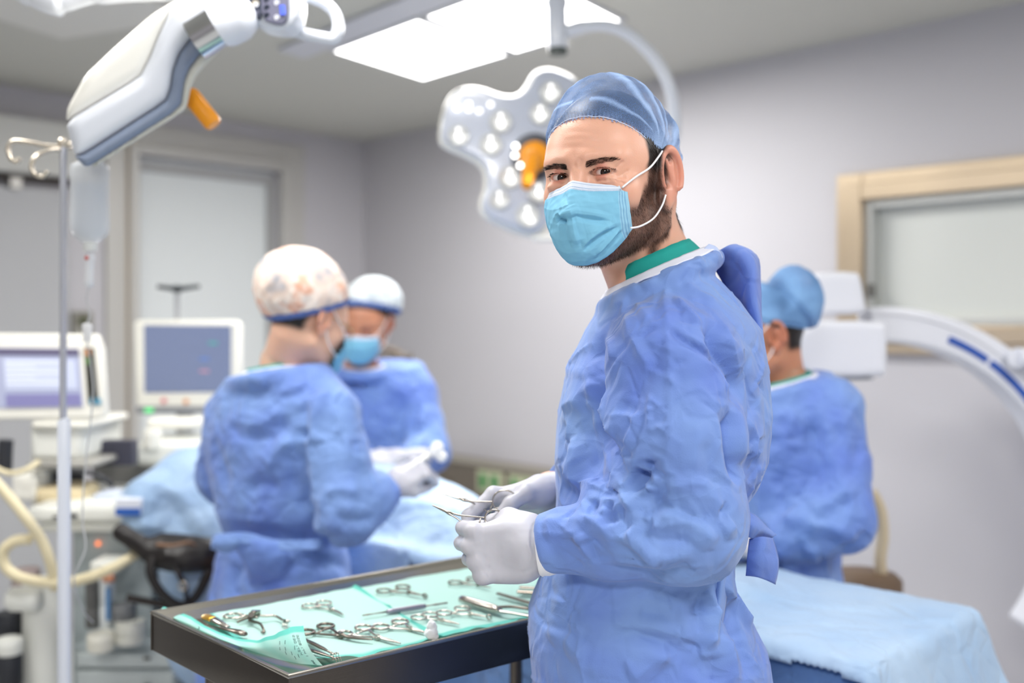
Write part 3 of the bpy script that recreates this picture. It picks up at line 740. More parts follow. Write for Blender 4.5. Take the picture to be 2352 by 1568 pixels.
def head_local(q, open_=.0038, male=True, hair=.0, detail=True):
    """signed distance of a head; q in head axes (x left, y forward, z up, eyes at z=0)"""
    sym = q.copy(); sym[:, 0] = np.abs(q[:, 0])
    d = d_ell(q, (0, -.014, .032), (.0765+hair, .098+hair, .091+hair))
    d = smin(d, d_ell(q, (0, .030, .012), (.067, .066, .072)), .03)         # forehead and upper face
    d = smin(d, d_ell(q, (0, .034, -.050), (.056, .058, .060)), .03)        # mid face
    d = smin(d, d_cap(sym, (.050, -.004, -.062), (.020, .062, -.094), .021, .018), .028)   # jaw line
    d = smin(d, d_sph(q, (0, .066, -.097), .019), .02)                       # chin
    d = smin(d, d_sph(sym, (.043, .056, -.028), .022), .02)                  # cheek
    d = smin(d, d_cap(sym, (.012, .090, .016), (.046, .072, .018), .0085, .008), .016)     # brow
    if detail:
        d = smax(d, -d_ell(sym, (.031, .103, -.001), (.021, .016, .013)), .014)             # sockets
        d = smin(d, d_sph(sym, (.031, .0765, -.001), .0152), .005)                          # lids over the ball
        d = smin(d, d_ell(sym, (.033, .0845, -.0125), (.016, .006, .0040)), .008)            # lower lid pouch, raised by the smile
        d = smax(d, -d_ell(sym, (.0315, .092, -.001), (.0150, .012, open_)), .0018)         # opening
        d = smin(d, d_cap(q, (0, .090, .008), (0, .110, -.038), .0075, .011), .012)         # nose
        d = smin(d, d_sph(sym, (.012, .098, -.044), .0085), .008)
        d = smin(d, d_ell(q, (0, .092, -.072), (.024, .010, .010)), .008)                   # lips
    # ear
    R = np.array([[1, 0, 0], [0, .97, .24], [0, -.24, .97]]).T
    s = (sym-A(.080, -.008, -.006))/A(1.08,1.08,1.08) @ np.array([[.93, -.36, 0], [.36, .93, 0], [0, 0, 1]])
    e = d_ell(s, (0, -.004, .004), (.0065, .020, .0315))
    e = smin(e, d_ell(s, (0, .003, -.026), (.0058, .0105, .013)), .008)
    rim = np.abs(np.sqrt((s[:, 1]+.005)**2/.0185**2+(s[:, 2]-.005)**2/.030**2)-1)*.021
    rim = np.sqrt(rim**2+(s[:, 0]-.0065)**2)-.0038
    rim = rim+np.clip(-.012-s[:, 2], 0, .05)*.9
    e = smax(e, -d_ell(s, (.0092, -.003, .006), (.0085, .0125, .0200)), .003)
    e = smin(e, d_cap(s, (.0035, .000, .020), (.0030, -.010, -.004), .0026, .0032), .003); e = smin(e, d_cap(s, (.0035, -.009, .018), (.0030, -.010, .000), .0024, .003), .003)
    e = smin(e, rim, .004)
    e = smin(e, d_cap(s, (.003, -.010, -.008), (.003, -.008, .014), .003, .0035), .004)
    e = smax(e, -d_ell(s, (.006, .004, -.004), (.009, .0055, .009)), .003)
    e = smin(e, d_ell(s, (.001, .012, -.006), (.004, .004, .007)), .004)
    return smin(d, e, .007)
def face_attrs(q, N_local, man=True):
    """natural colour of the face: beard, brow, redness"""
    x = np.abs(q[:, 0]); y = q[:, 1]; z = q[:, 2]
    ss = lambda a, b, t: np.clip((t-a)/(b-a), 0, 1)**2*(3-2*np.clip((t-a)/(b-a), 0, 1))
    n = vnoise(q, 55)*.006
    red = ss(.02, 0, np.abs(z+.03))*ss(.06, .1, y)*.6+ss(.072, .086, x)*ss(-.05, -.03, z)*.42+ss(.014, .004, ln(np.stack([x-.031, (y-.088)*.5, z*.8], -1)))*.7
    red = np.clip(red, 0, 1)
    if not man: return dict(red=red, beard=np.zeros(len(q)), scalp=np.zeros(len(q)))
    jaw = -.040-.16*(np.clip(.05-y, -.02, .06))*0+n
    up = np.where(y > .05, -.045-(y-.05)*.2, -.034+(.05-y)*.9)               # upper edge climbs to the sideburn
    beard = ss(.010, -.010, z-up-n)*ss(-.026, -.014, y+n)*ss(-.100, -.086, z+(y*.60)+n)
    side = ss(.050, .062, x)*ss(.034, .022, y+n)*ss(-.010, .002, y)*ss(.03, .0, z-.02)
    beard = np.clip(np.maximum(beard*.82, side*.9)*ss(.088, .080, x), 0, .9)
    nb = ss(.06, .03, z)*ss(-.05, -.065, y)*ss(-.085, -.05, z)
    scalp = np.clip(ss(.0, .012, z-(.018+.62*y)-n*.5)*ss(.092, .084, x)+ss(.056, .064, x)*ss(.040, .030, y+n)*ss(-.002, .010, z)*ss(.0865, .081, x)*ss(-.014,-.004,y), 0, 1)
    scalp = np.maximum(scalp, nb*ss(.09, .084, x))
    return dict(red=red, beard=beard, scalp=scalp)
def strands(name, roots, dirs, lens, wid, m, parent, bend=None):
    """short tapering hairs as one mesh"""
    n = len(roots); side = np.cross(dirs, _rng.randn(n, 3)); side /= np.maximum(ln(side), 1e-9)[:, None]
    w = wid; b = bend if bend is not None else np.zeros_like(roots)
    v0 = roots+side*w; v1 = roots-side*w
    mid = roots+dirs*(lens*.55)[:, None]; v2 = mid-side*w*.7; v3 = mid+side*w*.7
    tip = roots+dirs*lens[:, None]+b*lens[:, None]; v4 = tip-side*w*.15; v5 = tip+side*w*.15
    V = np.stack([v0, v1, v2, v3, v4, v5], 1).reshape(-1, 3)
    k = np.arange(n)[:, None]*6
    Q = np.concatenate([k+A(0,1,2,3).astype(int), k+A(3,2,4,5).astype(int)])
    o = np_mesh(name, V, Q, m, parent); return o
def gown_mat(name, base=(130, 163, 222), deep=(108, 136, 216), trans=.12):
    m = mat(name, srgb(*base), .62, spec=.25, sheen=.25); nt, N, L, b = nodes_of(m)
    tc = N.new('ShaderNodeTexCoord')
    n = N.new('ShaderNodeTexNoise'); n.inputs['Scale'].default_value = 6; n.inputs['Detail'].default_value = 4; L.new(tc.outputs['Object'], n.inputs['Vector'])
    mx = N.new('ShaderNodeMix'); mx.data_type = 'RGBA'; mx.inputs['A'].default_value = srgb(*base); mx.inputs['B'].default_value = srgb(*deep)
    cr = N.new('ShaderNodeMapRange'); cr.inputs['From Min'].default_value = .35; cr.inputs['From Max'].default_value = .7
    L.new(n.outputs['Fac'], cr.inputs['Value']); L.new(cr.outputs['Result'], mx.inputs['Factor']); L.new(mx.outputs['Result'], b.inputs['Base Color'])
    # crumple: warped voronoi edges at two sizes, then the woven dimples
    wv = N.new('ShaderNodeTexNoise'); wv.inputs['Scale'].default_value = 9; L.new(tc.outputs['Object'], wv.inputs['Vector'])
    ad = N.new('ShaderNodeVectorMath'); ad.operation = 'MULTIPLY_ADD'; ad.inputs[1].default_value = (.09, .09, .09)
    L.new(wv.outputs['Color'], ad.inputs[0]); L.new(tc.outputs['Object'], ad.inputs[2])
    def crease(sc, w, dist, st, prev):
        v = N.new('ShaderNodeTexVoronoi'); v.feature = 'DISTANCE_TO_EDGE'; v.inputs['Scale'].default_value = sc; L.new(ad.outputs[0], v.inputs['Vector'])
        r_ = N.new('ShaderNodeMapRange'); r_.interpolation_type = 'SMOOTHSTEP'; r_.inputs['From Max'].default_value = w; L.new(v.outputs['Distance'], r_.inputs['Value'])
        nn = N.new('ShaderNodeTexNoise'); nn.inputs['Scale'].default_value = sc*.7; L.new(ad.outputs[0], nn.inputs['Vector'])
        mm = N.new('ShaderNodeMath'); mm.operation = 'MULTIPLY'; L.new(r_.outputs[0], mm.inputs[0]); L.new(nn.outputs['Fac'], mm.inputs[1])
        bb = N.new('ShaderNodeBump'); bb.inputs['Strength'].default_value = st; bb.inputs['Distance'].default_value = dist; L.new(mm.outputs[0], bb.inputs['Height'])
        if prev: L.new(prev.outputs[0], bb.inputs['Normal'])
        return bb
    b1 = crease(8, .16, .012, .42, None); b2 = crease(21, .2, .006, .40, b1)
    mp = N.new('ShaderNodeTexVoronoi'); mp.inputs['Scale'].default_value = 520; L.new(tc.outputs['Object'], mp.inputs['Vector'])
    b3 = N.new('ShaderNodeBump'); b3.inputs['Strength'].default_value = .3; b3.inputs['Distance'].default_value = .0004; L.new(mp.outputs['Distance'], b3.inputs['Height']); L.new(b2.outputs[0], b3.inputs['Normal'])
    L.new(b3.outputs[0], b.inputs['Normal'])
    tr = N.new('ShaderNodeBsdfTranslucent'); L.new(mx.outputs['Result'], tr.inputs['Color'])
    ms = N.new('ShaderNodeMixShader'); ms.inputs[0].default_value = trans
    L.new(b.outputs[0], ms.inputs[1]); L.new(tr.outputs[0], ms.inputs[2]); L.new(ms.outputs[0], N['Material Output'].inputs['Surface'])
    return m
GOWN = gown_mat('blue_nonwoven_gown')
TRIMW = mat('white_neck_binding', srgb(225, 228, 242), .8, bump=(300, .4, .0006))
SCRUB = mat('green_scrub_cotton', srgb(22, 150, 142), .8, var=(40, .12), bump=(90, .5, .0012))
GLOVE = mat('latex_glove', srgb(188, 188, 197), .42, spec=.45, sss=.15, bump=(500, .1, .0004))
def cap_mat(name, col, dens=.55, hi=(170, 195, 235)):
    m = mat(name, srgb(*col), .8, spec=.15); nt, N, L, b = nodes_of(m)
    tc = N.new('ShaderNodeTexCoord'); n = N.new('ShaderNodeTexNoise'); n.inputs['Scale'].default_value = 1500; n.inputs['Detail'].default_value = 5
    mp = N.new('ShaderNodeMapping'); mp.inputs['Scale'].default_value = (1, 1, .6); L.new(tc.outputs['Object'], mp.inputs['Vector']); L.new(mp.outputs['Vector'], n.inputs['Vector'])
    at = N.new('ShaderNodeAttribute'); at.attribute_name = 'ply'
    r = N.new('ShaderNodeMapRange'); r.inputs['From Min'].default_value = .42; r.inputs['From Max'].default_value = .6; r.inputs['To Min'].default_value = dens-.12; r.inputs['To Max'].default_value = dens+.12
    L.new(n.outputs['Fac'], r.inputs['Value'])
    ad = N.new('ShaderNodeMath'); ad.use_clamp = True; L.new(r.outputs[0], ad.inputs[0]); L.new(at.outputs['Fac'], ad.inputs[1]); L.new(ad.outputs[0], b.inputs['Alpha'])
    mx = N.new('ShaderNodeMix'); mx.data_type = 'RGBA'; mx.inputs['A'].default_value = srgb(*col); mx.inputs['B'].default_value = srgb(*hi); L.new(at.outputs['Fac'], mx.inputs['Factor']); L.new(mx.outputs['Result'], b.inputs['Base Color'])
    return m
# ---------------------------------------------------------------- hands
def hand_sdf(p, wrist, X, Y, Z, curls, thumb, scale=1.0, spread=1.0, wr=.027, grow=0.0):
    """X to the fingers, Y to the thumb side, Z out of the back; curls = four (mcp, pip, dip) bends; thumb = joints in palm axes"""
    Rm = np.stack([A(*X), A(*Y), A(*Z)], 1); q = (p-A(*wrist)) @ Rm / scale
    d = d_cap(q, (-.07, 0, 0), (.012, 0, 0), wr/scale, .026)                       # wrist
    pal = d_box(q, (.052, -.001, 0), (.040, .038, .0125), .0125)
    d = smin(d*1.0, pal, .03)
    d = smin(d, d_ell(q, (.035, .024, -.010), (.032, .020, .017)), .014)            # thumb pad
    d = smin(d, d_ell(q, (.040, -.028, -.008), (.034, .014, .014)), .012)
    base = [(.090, .029), (.095, .009), (.089, -.011), (.080, -.030)]
    lens = [(.044, .026, .021), (.049, .030, .022), (.045, .028, .021), (.035, .021, .019)]
    rad = [(.0100, .0090, .0082, .0068), (.0102, .0092, .0084, .0070), (.0097, .0088, .0080, .0066), (.0088, .0080, .0072, .0060)]
    for k in range(4):
        bx, by = base[k]; a = 0.0; pos = A(bx, by, .001); sp = (1.5-k)*.05*spread
        pts = [pos]; 
        for j in range(3):
            a += curls[k][j]; dr = A(math.cos(a)*math.cos(sp), math.cos(a)*math.sin(sp), -math.sin(a)); pos = pos+dr*lens[k][j]; pts.append(pos)
        f = d_poly(q, pts, rad[k], .004)
        d = smin(d, d_sph(q, (bx-.003, by, .005), .0095), .008)
        d = smin(d, f, .006)
    t = d_poly(q, thumb, [.016, .0125, .0105, .0085][:len(thumb)], .006)
    d = smin(d, t, .010)
    return d*scale
# ---------------------------------------------------------------- garments
def loft_sdf(p, rows):
    """rows: z, x0, x1, yc, half depth -> distance to a stack of ellipses"""
    r = np.array(rows, float); r = r[np.argsort(r[:, 0])]
    z = p[:, 2]
    x0 = np.interp(z, r[:, 0], r[:, 1]); x1 = np.interp(z, r[:, 0], r[:, 2]); yc = np.interp(z, r[:, 0], r[:, 3]); hy = np.interp(z, r[:, 0], r[:, 4])
    cx = (x0+x1)/2; hx = (x1-x0)/2
    ex = np.abs((p[:, 0]-cx)/hx); ey = np.abs((p[:, 1]-yc)/hy)
    k = (ex**2.3+ey**2.3)**(1/2.3)
    d = (k-1)*np.minimum(hx, hy)
    return smax(smax(d, z-r[-1, 0], .05), r[0, 0]-z, .01)
def ring_loop(c, ax, ay, n=64):
    c = A(*c); ax = A(*ax); ay = A(*ay)
    return [c+ax*math.cos(2*PI*k/n)+ay*math.sin(2*PI*k/n) for k in range(n)]
def band(name, lo, hi, m, parent, thick=.002, rough=0):
    n = len(lo); V = []; J = 6
    for k in range(n):
        for j in range(J):
            t = j/(J-1); q = lo[k]*(1-t)+hi[k]*t
            V.append(q+A(*_rng.randn(3))*rough)
    Q = np.array([(k*J+j, ((k+1)%n)*J+j, ((k+1)%n)*J+j+1, k*J+j+1) for k in range(n) for j in range(J-1)])
    o = np_mesh(name, np.array(V), Q, m, parent)
    md = o.modifiers.new('S', 'SOLIDIFY'); md.thickness = thick; md.offset = 0
    return o
def legs_sdf(p, hipz, L_, R_, fl, fr):
    d = d_poly(p, [L_, (L_[0]*.5+fl[0]*.5, L_[1]*.5+fl[1]*.5, hipz*.52), (fl[0], fl[1], .09)], [.085, .058, .042], .04)
    return smin(d, d_poly(p, [R_, (R_[0]*.5+fr[0]*.5, R_[1]*.5+fr[1]*.5, hipz*.52), (fr[0], fr[1], .09)], [.085, .058, .042], .04), .03)
SHOE = mat('white_clog', srgb(210, 214, 220), .5)
def shoes(root, fl, fr, dirv):
    d = Vector((dirv[0], dirv[1], 0)).normalized()
    for f in (fl, fr):
        c = A(f[0], f[1], .045); R = np.stack([A(d.x, d.y, 0), A(-d.y, d.x, 0), A(0,0,1)], 1)
        g = lambda p: smax(smin(d_ell(p, c+A(d.x, d.y, 0)*.06, (.13, .048, .045), R), d_sph(p, c+A(0,0,.02), .045), .03), .002-p[:, 2], .004)
        V, Q = sculpt(g, c-A(.2,.2,.06), c+A(.2,.2,.1), .006); np_mesh('shoe', V, Q, SHOE, root)
def clip_mesh(V, Q, keep):
    fk = keep[Q].all(1); Q = Q[fk]; used = np.unique(Q); mp = -np.ones(len(V), int); mp[used] = np.arange(len(used))
    return V[used], mp[Q], used
def loose_ribbon(name, pts, w0, m, parent, up=(0,0,1), n=10):
    pp = arc_pts(pts, n); V = []; u = Vector(up)
    for i, p in enumerate(pp):
        q = i/(len(pp)-1); w = w0 if not hasattr(w0, '__len__') else np.interp(q, np.linspace(0,1,len(w0)), w0)
        for j in range(5):
            t = j/4-.5; V.append(p+u*w*t*1.0+Vector((0, .002*math.cos(t*6+i*.6), 0)))
    Q = np.array([(i*5+j, (i+1)*5+j, (i+1)*5+j+1, i*5+j+1) for i in range(len(pp)-1) for j in range(4)])
    o = np_mesh(name, np.array([tuple(v) for v in V]), Q, m, parent)
    md = o.modifiers.new('S', 'SOLIDIFY'); md.thickness = .0012; md.offset = 0
    return o
# ================================================================ THE SURGEON IN FRONT
SKIN1 = skin_mat('warm_skin', (226, 174, 150), (74, 50, 42), (206, 118, 100))
HCm = A(.130, 1.37, 1.695); HRm = head_frame(HCm, math.radians(29), math.radians(-2), math.radians(2.5))
def HL(*q): return HCm+HRm @ A(*q)
man = thing('person', (.2, 1.42, 0), 'nearest person, gowned and masked, face turned to the camera, forceps in both gloved hands', 'person')
# neck, then the body under the gown
NK0 = A(.160, 1.385, 1.63); NK1 = A(.205, 1.405, 1.52)
def man_head(p):
    d = head_local((p-HCm) @ HRm)
    n = d_cap(p, (.150, 1.392, 1.66), NK1, .054, .056)
    n = smin(n, d_cap(p, HL(.066, -.035, -.035), (.150, 1.362, 1.51), .015, .014), .03)     # side neck muscle
    n = smin(n, d_cap(p, HL(.0, -.055, -.02), (.235, 1.415, 1.52), .050, .052), .03)
    d = smin(d, n, .022)
    return smin(d, d_cap(p, (.21, 1.41, 1.47), (.21, 1.41, 1.30), .060, .10), .05)
V1, Q1 = sculpt(man_head, (-.02, 1.2, 1.49), (.33, 1.56, 1.86), .0018)
# crow's feet, smile lines and brow creases
def man_lines(V, Q):
    N = vnormals(V, Q)
    W = [([(1418,392),(1432,380),(1440,374)], -.0010, .0016), ([(1416,398),(1436,393),(1452,388)], -.0012, .0016), ([(1412,404),(1430,404),(1446,402)], -.0011, .0016),
         ([(1404,412),(1420,418),(1432,426)], -.0009, .0016), ([(1352,398),(1365,410),(1385,413),(1402,408)], -.0014, .0018), ([(1358,404),(1370,418),(1392,420)], -.0008, .0020),
         ([(1268,408),(1284,416),(1302,414)], -.0012, .0016), ([(1330,365),(1327,385)], -.0008, .0025), ([(1290,300),(1330,296),(1380,306)], -.0003, .003), ([(1290,318),(1330,313),(1385,322)], -.0003, .003), ([(1285,338),(1335,333),(1395,342)], -.0003, .003), ([(1420,410),(1432,414),(1444,420)], -.0008, .0015), ([(1424,386),(1434,372)], -.0006, .0014), ([(1312,372),(1318,386)], -.0006, .002), ([(1362,412),(1378,421),(1396,418)], .0006, .0022),
         ([(1545,480),(1540,520),(1505,560)], .004, .007), ([(1520,500),(1510,540),(1475,580)], -.002, .004), ([(1550,520),(1530,555)], -.0015, .003)]
    W = [(p_, a_*(1.9 if abs(a_) < .002 else 1), w_) for p_, a_, w_ in W]
    return V+N*fold(V, N, W)[:, None]
V1 = man_lines(V1, Q1)
ql = (V1-HCm) @ HRm
at = face_attrs(ql, None)
xe = np.abs(ql[:, 0]); eye_ang = np.sqrt((xe-.0315)**2/.0150**2+(ql[:, 2]+.001)**2/.0046**2)
at['lid'] = np.clip(1-np.abs(eye_ang-1.02)*5, 0, 1)*(ql[:, 1] > .07)*.75
S1 = (.205, 1.265, 1.43); S2 = (.205, 1.555, 1.43)
EL1 = PA(1570, 1195, 1.25); WR1 = PA(1245, 1248, 1.29); EL2 = A(.215, 1.62, 1.22); WR2 = PA(1262, 1122, 1.50)
fl, fr = (.20, 1.30), (.17, 1.52)
def man_body(p):
    d = loft_sdf(p, [(1.5, .13, .29, 1.41, .10), (1.42, .11, .30, 1.41, .12), (1.2, .11, .27, 1.41, .10), (1.0, .09, .28, 1.41, .11), (.86, .11, .28, 1.41, .12)])
    for s, e, w in ((S1, EL1, WR1), (S2, EL2, WR2)):
        d = smin(d, d_poly(p, [s, e, w], [.052, .038, .026], .02), .04)
    return smin(d, legs_sdf(p, .9, (.2, 1.36, .86), (.2, 1.46, .86), fl, fr), .04)
V2, Q2 = sculpt(man_body, (-.1, 1.1, .04), (.45, 1.75, 1.56), .008)
Vb = np.concatenate([V1, V2]); Qb = np.concatenate([Q1, Q2+len(V1)])
z2 = np.zeros(len(V2))
body = np_mesh('body', Vb, Qb, SKIN1, man, {k: np.concatenate([v, z2]) for k, v in at.items()})
shoes(man, fl, fr, (-1, .1))
# ---- eyes: white, iris, pupil by their own mesh colour
def eyeball(c, R, gaze, parent, rad=.0125):
    g = A(*gaze); g /= ln(g); n = 24; V = []; Fc = []; 
    x, y, d = basis(g)
    prof = [(math.sin(a), math.cos(a)) for a in [0.001]+list(np.linspace(.05, PI, 36))]
    vs = []; I = []
    for s_, c_ in prof:
        for k in range(n):
            a = 2*PI*k/n; bulge = .0008*max(0, 1-(s_*rad/.0062)**2) if c_ > 0 else 0
            vs.append(A(*c)+(A(*x)*math.cos(a)*s_+A(*y)*math.sin(a)*s_+g*c_)*rad+g*bulge); I.append(s_*rad/.006 if c_ > 0 else 3)
    Q = np.array([(i*n+k, i*n+(k+1)%n, (i+1)*n+(k+1)%n, (i+1)*n+k) for i in range(len(prof)-1) for k in range(n)])
    return np_mesh('eye', np.array(vs), Q, EYE_M, parent, {'rad': I})
def eye_material():
    m = mat('eye', srgb(225, 215, 210), .08, spec=.6); nt, N, L, b = nodes_of(m)
    at_ = N.new('ShaderNodeAttribute'); at_.attribute_name = 'rad'
    dv = N.new('ShaderNodeMath'); dv.operation = 'MULTIPLY'; dv.inputs[1].default_value = .5; L.new(at_.outputs['Fac'], dv.inputs[0])
    r = N.new('ShaderNodeValToRGB'); e = r.color_ramp.elements
    e[0].position = .18; e[0].color = (.002, .002, .002, 1); e[1].position = .22; e[1].color = srgb(48, 28, 20)
    for p_, c_ in ((.44, srgb(36, 22, 16)), (.50, srgb(24, 16, 14)), (.56, srgb(222, 208, 202)), (1.0, srgb(226, 190, 180))):
        k = e.new(p_); k.color = c_
    L.new(dv.outputs[0], r.inputs['Fac']); L.new(r.outputs['Color'], b.inputs['Base Color']); return m
EYE_M = eye_material()
for sx in (1, -1):
    c = HL(.031*sx, .0765, -.001); eyeball(c, HRm, A(.0, .0, EYE)-c, body)
# ---- eyebrows, lashes, beard and hairline
def surf_pick(mask, n):
    idx = np.where(mask)[0]; return _rng.choice(idx, n, replace=len(idx) < n)
NH = vnormals(V1, Q1)
def local_dir(d): return HRm @ A(*d)
bx = np.abs(ql[:, 0]); zb = .0085+.0038*np.sin(np.clip((bx-.012)/.04, 0, 1)*2.2)
brow = (bx > .012) & (bx < .052) & (np.abs(ql[:, 2]-zb) < .0033-.0020*np.clip((bx-.03)/.022, 0, 1)) & (ql[:, 1] > .055)
i = surf_pick(brow, 2000); sg = np.sign(ql[i, 0])[:, None]
dr = local_dir((1, 0, 0))[None]*sg*.9+local_dir((0, 0, .28))[None]+NH[i]*.06+_rng.randn(len(i), 3)*.10; dr /= ln(dr)[:, None]
strands('eyebrow', V1[i]-NH[i]*.0004, dr, .0045+_rng.rand(len(i))*.003, .00013, HAIRM, body)
lash = (eye_ang < 1.16) & (eye_ang > .95) & (ql[:, 2] > .0008) & (ql[:, 1] > .075)
for sx in (1, -1):
    i = surf_pick(lash & (ql[:, 0]*sx > 0), 150)
    dr = local_dir((.25*sx, .9, -.12))[None]+_rng.randn(len(i), 3)*.12; dr /= ln(dr)[:, None]
    strands('eyelashes', V1[i], dr, .0035+_rng.rand(len(i))*.002, .00026, HAIRM, body)
i = surf_pick((at['beard'] > .35) & (_rng.rand(len(ql)) < at['beard']), 11000)
dr = local_dir((0, .10, -1))[None]+NH[i]*.22+_rng.randn(len(i), 3)*.30; dr /= ln(dr)[:, None]
bl = strands('beard', V1[i]-NH[i]*.0003, dr, (.003+_rng.rand(len(i))*.003)*(.6+.6*at['beard'][i]), .00015, mat('beard_hair', srgb(52, 36, 30), .6, spec=.3), body)
i = surf_pick((at['scalp'] > .45) & (ql[:, 2] < .075+ql[:, 1]*.4), 7000)
dr = local_dir((0, -.75, -.8))[None]+NH[i]*.10+_rng.randn(len(i), 3)*.12; dr /= ln(dr)[:, None]
strands('hair', V1[i]-NH[i]*.0002, dr, .008+_rng.rand(len(i))*.008, .00026, HAIRM, body)
# ---- hair net
CAPM = cap_mat('blue_hair_net', (128, 162, 218), .33, (186, 210, 244))
def capshell():
    cx = lambda p: (p-HCm) @ HRm
    def f(p):
        q = cx(p); d = d_ell(q, (0, -.018, .040), (.0845, .106, .106))
        d = smin(d, d_ell(q, (.0, -.052, .020), (.078, .072, .082)), .03)
        return d
    V, Q = sculpt(f, (-.02, 1.2, 1.60), (.32, 1.56, 1.90), .0016)
    q = cx(V); N = vnormals(V, Q)
    a = np.arctan2(q[:, 2]-.022, q[:, 1]-.002)                        # fan angle round the gather above the ear
    rr = np.sqrt((q[:, 2]-.022)**2+(q[:, 1]-.002)**2)
    wz = a+.25*vnoise(q, 14)*np.clip(rr*12, 0, 1)+rr*1.2
    pl = np.zeros(len(V))
    for c0, w0 in ((1.55,.10),(1.98,.11),(2.32,.07),(2.72,.12),(3.02,.05),(1.15,.04),(-2.95,.10),(-2.5,.08)):
        dd = np.abs((wz-c0+PI) % (2*PI)-PI); pl = np.maximum(pl, np.clip(1.25-dd/w0, 0, 1)*(.55 if w0 > .06 else .4))
    pl *= np.clip((.105-np.abs(np.abs(q[:,0])-.07)*0-rr)*30+1, 0, 1)*(np.abs(q[:, 0]) > .012)
    gather = np.clip(1-rr/.05, 0, 1)*(np.abs(q[:, 0]) > .05)
    ply = np.maximum(pl, gather*.85)+.16*np.clip(vnoise(q, 38), 0, 1)
    edge = q[:, 2]-(.021+.64*q[:, 1]-.05*np.clip(q[:, 1]-.075, 0, 1)+.0)
    edge += .012*np.clip((q[:, 1]-.05)/.05, 0, 1)*(1-(q[:, 0]/.07)**2)*0
    ruf = np.clip(1-edge/.02, 0, 1)
    arc = np.arctan2(q[:, 0], q[:, 1])
    hgt = .0020*np.sin(arc*95+2*vnoise(q, 30))*ruf+.0012*crumple(q, 46)+.0016*pl+.0012*vnoise(q, 90)
    pinch = np.exp(-((rr/.030)**2))*(np.abs(q[:, 0]) > .05)*.006
    back = np.clip(-q[:, 1]/.05, 0, 1)*.006*vnoise(q, 30)
    V = V+N*(hgt-pinch+back-.0035*np.exp(-(edge/.006)**2))[:, None]
    ply = np.clip(ply+ruf**2*.25, 0, .6)
    tg = -.0040+.0034*(1-np.abs(np.sin(arc*20))); keep = edge > tg-.0020; V = snap_edge(V, q, edge, tg, HRm)
    hem = np.abs(edge-.0012) < .0016; ho = np.argsort(arc[hem]); hp = V[hem][ho]; hn = N[hem][ho]; ha = arc[hem][ho]
    global ELASTIC
    ELASTIC = [Vector(hp[(ha > a-.03) & (ha < a+.03)].mean(0)+hn[(ha > a-.03) & (ha < a+.03)].mean(0)*.0012) for a in np.linspace(-2.2, 2.2, 120) if ((ha > a-.03) & (ha < a+.03)).any()]
    V, Q, used = clip_mesh(V, Q, keep)
    return V, Q, ply[used]
Vc, Qc, pc_ = capshell()
cap = np_mesh('hair_net', Vc, Qc, CAPM, man, {'ply': pc_}); cap['label'] = 'pleated see-through blue hair net'
MB().tube(ELASTIC, .0007, 6).build('elastic', mat('net_elastic', srgb(206, 218, 244), .7), cap, smooth=True)
# ---- mask
MW = .058
def mask_pt(s, t):
    x = MW*s*(1+.05*math.sin(PI*t))
    zt = -.0130-.008*abs(s)+.002*math.exp(-(s/.22)**2); zb = -.119+.044*abs(s)**2.4
    z = zt+(zb-zt)*t
    y0 = np.interp(t, [0, .12, .3, .5, .7, .85, .95, 1], [.1045, .112, .1245, .1245, .121, .114, .103, .092])
    ys = np.interp(t, [0, .3, .6, .8, 1], [.0735, .075, .073, .068, .060])
    y = y0-(y0-ys)*abs(s)**(1.55+.5*t)
    y += .010*math.exp(-(x/.013)**2)*np.interp(t, [0, .25, .5, .8], [.55, .8, .35, 0])+.0015*math.exp(-((abs(x)-.032)/.014)**2)*np.interp(t, [0, .4, .6], [1, .5, 0])
    return HL(x, y, z)
nS, nT = 240, 150; VV = []; SA = []; TA = []
for j in range(nT):
    for i in range(nS):
        s, t = -1+2*i/(nS-1), j/(nT-1); VV.append(mask_pt(s, t)); SA.append(s*.5+.5); TA.append(t)
VV = np.array(VV); QQ = np.array([(j*nS+i, j*nS+i+1, (j+1)*nS+i+1, (j+1)*nS+i) for j in range(nT-1) for i in range(nS-1)])[:, ::-1]
NN = vnormals(VV, QQ); 
if (NN[len(NN)//2]*(A(0,0,EYE)-VV[len(VV)//2])).sum() < 0: QQ = QQ[:, ::-1]; NN = -NN
ML = [([(1264,503),(1285,497),(1330,493),(1375,497),(1412,504)], .0026, .0040), ([(1275,508),(1330,501),(1375,506),(1408,510)], -.0038, .0035),
      ([(1332,578),(1360,555),(1390,532),(1420,520)], .0022, .0030), ([(1338,584),(1368,560),(1398,538),(1425,526)], -.0030, .0030),
      ([(1372,592),(1398,565),(1430,530)], .0018, .0028), ([(1380,594),(1405,570),(1436,534)], -.0026, .0026),
      ([(1300,475),(1308,500),(1316,540),(1328,575)], .0030, .0060), ([(1318,505),(1326,545),(1336,580)], -.0020, .0050), ([(1285,510),(1290,545),(1305,575)], -.0022, .005),
      ([(1268,506),(1276,502),(1284,510),(1283,516)], -.0045, .0030), ([(1350,545),(1380,530),(1412,516)], .0016, .004), ([(1290,440),(1296,460),(1300,480)], -.0015, .005), ([(1340,455),(1380,462),(1415,458)], .0012, .007), ([(1345,605),(1385,595),(1420,565)], -.0010, .003)]
VV = VV+NN*(fold(VV, NN, ML)*1.7+.0006*vnoise((VV-HCm) @ HRm, 160))[:, None]
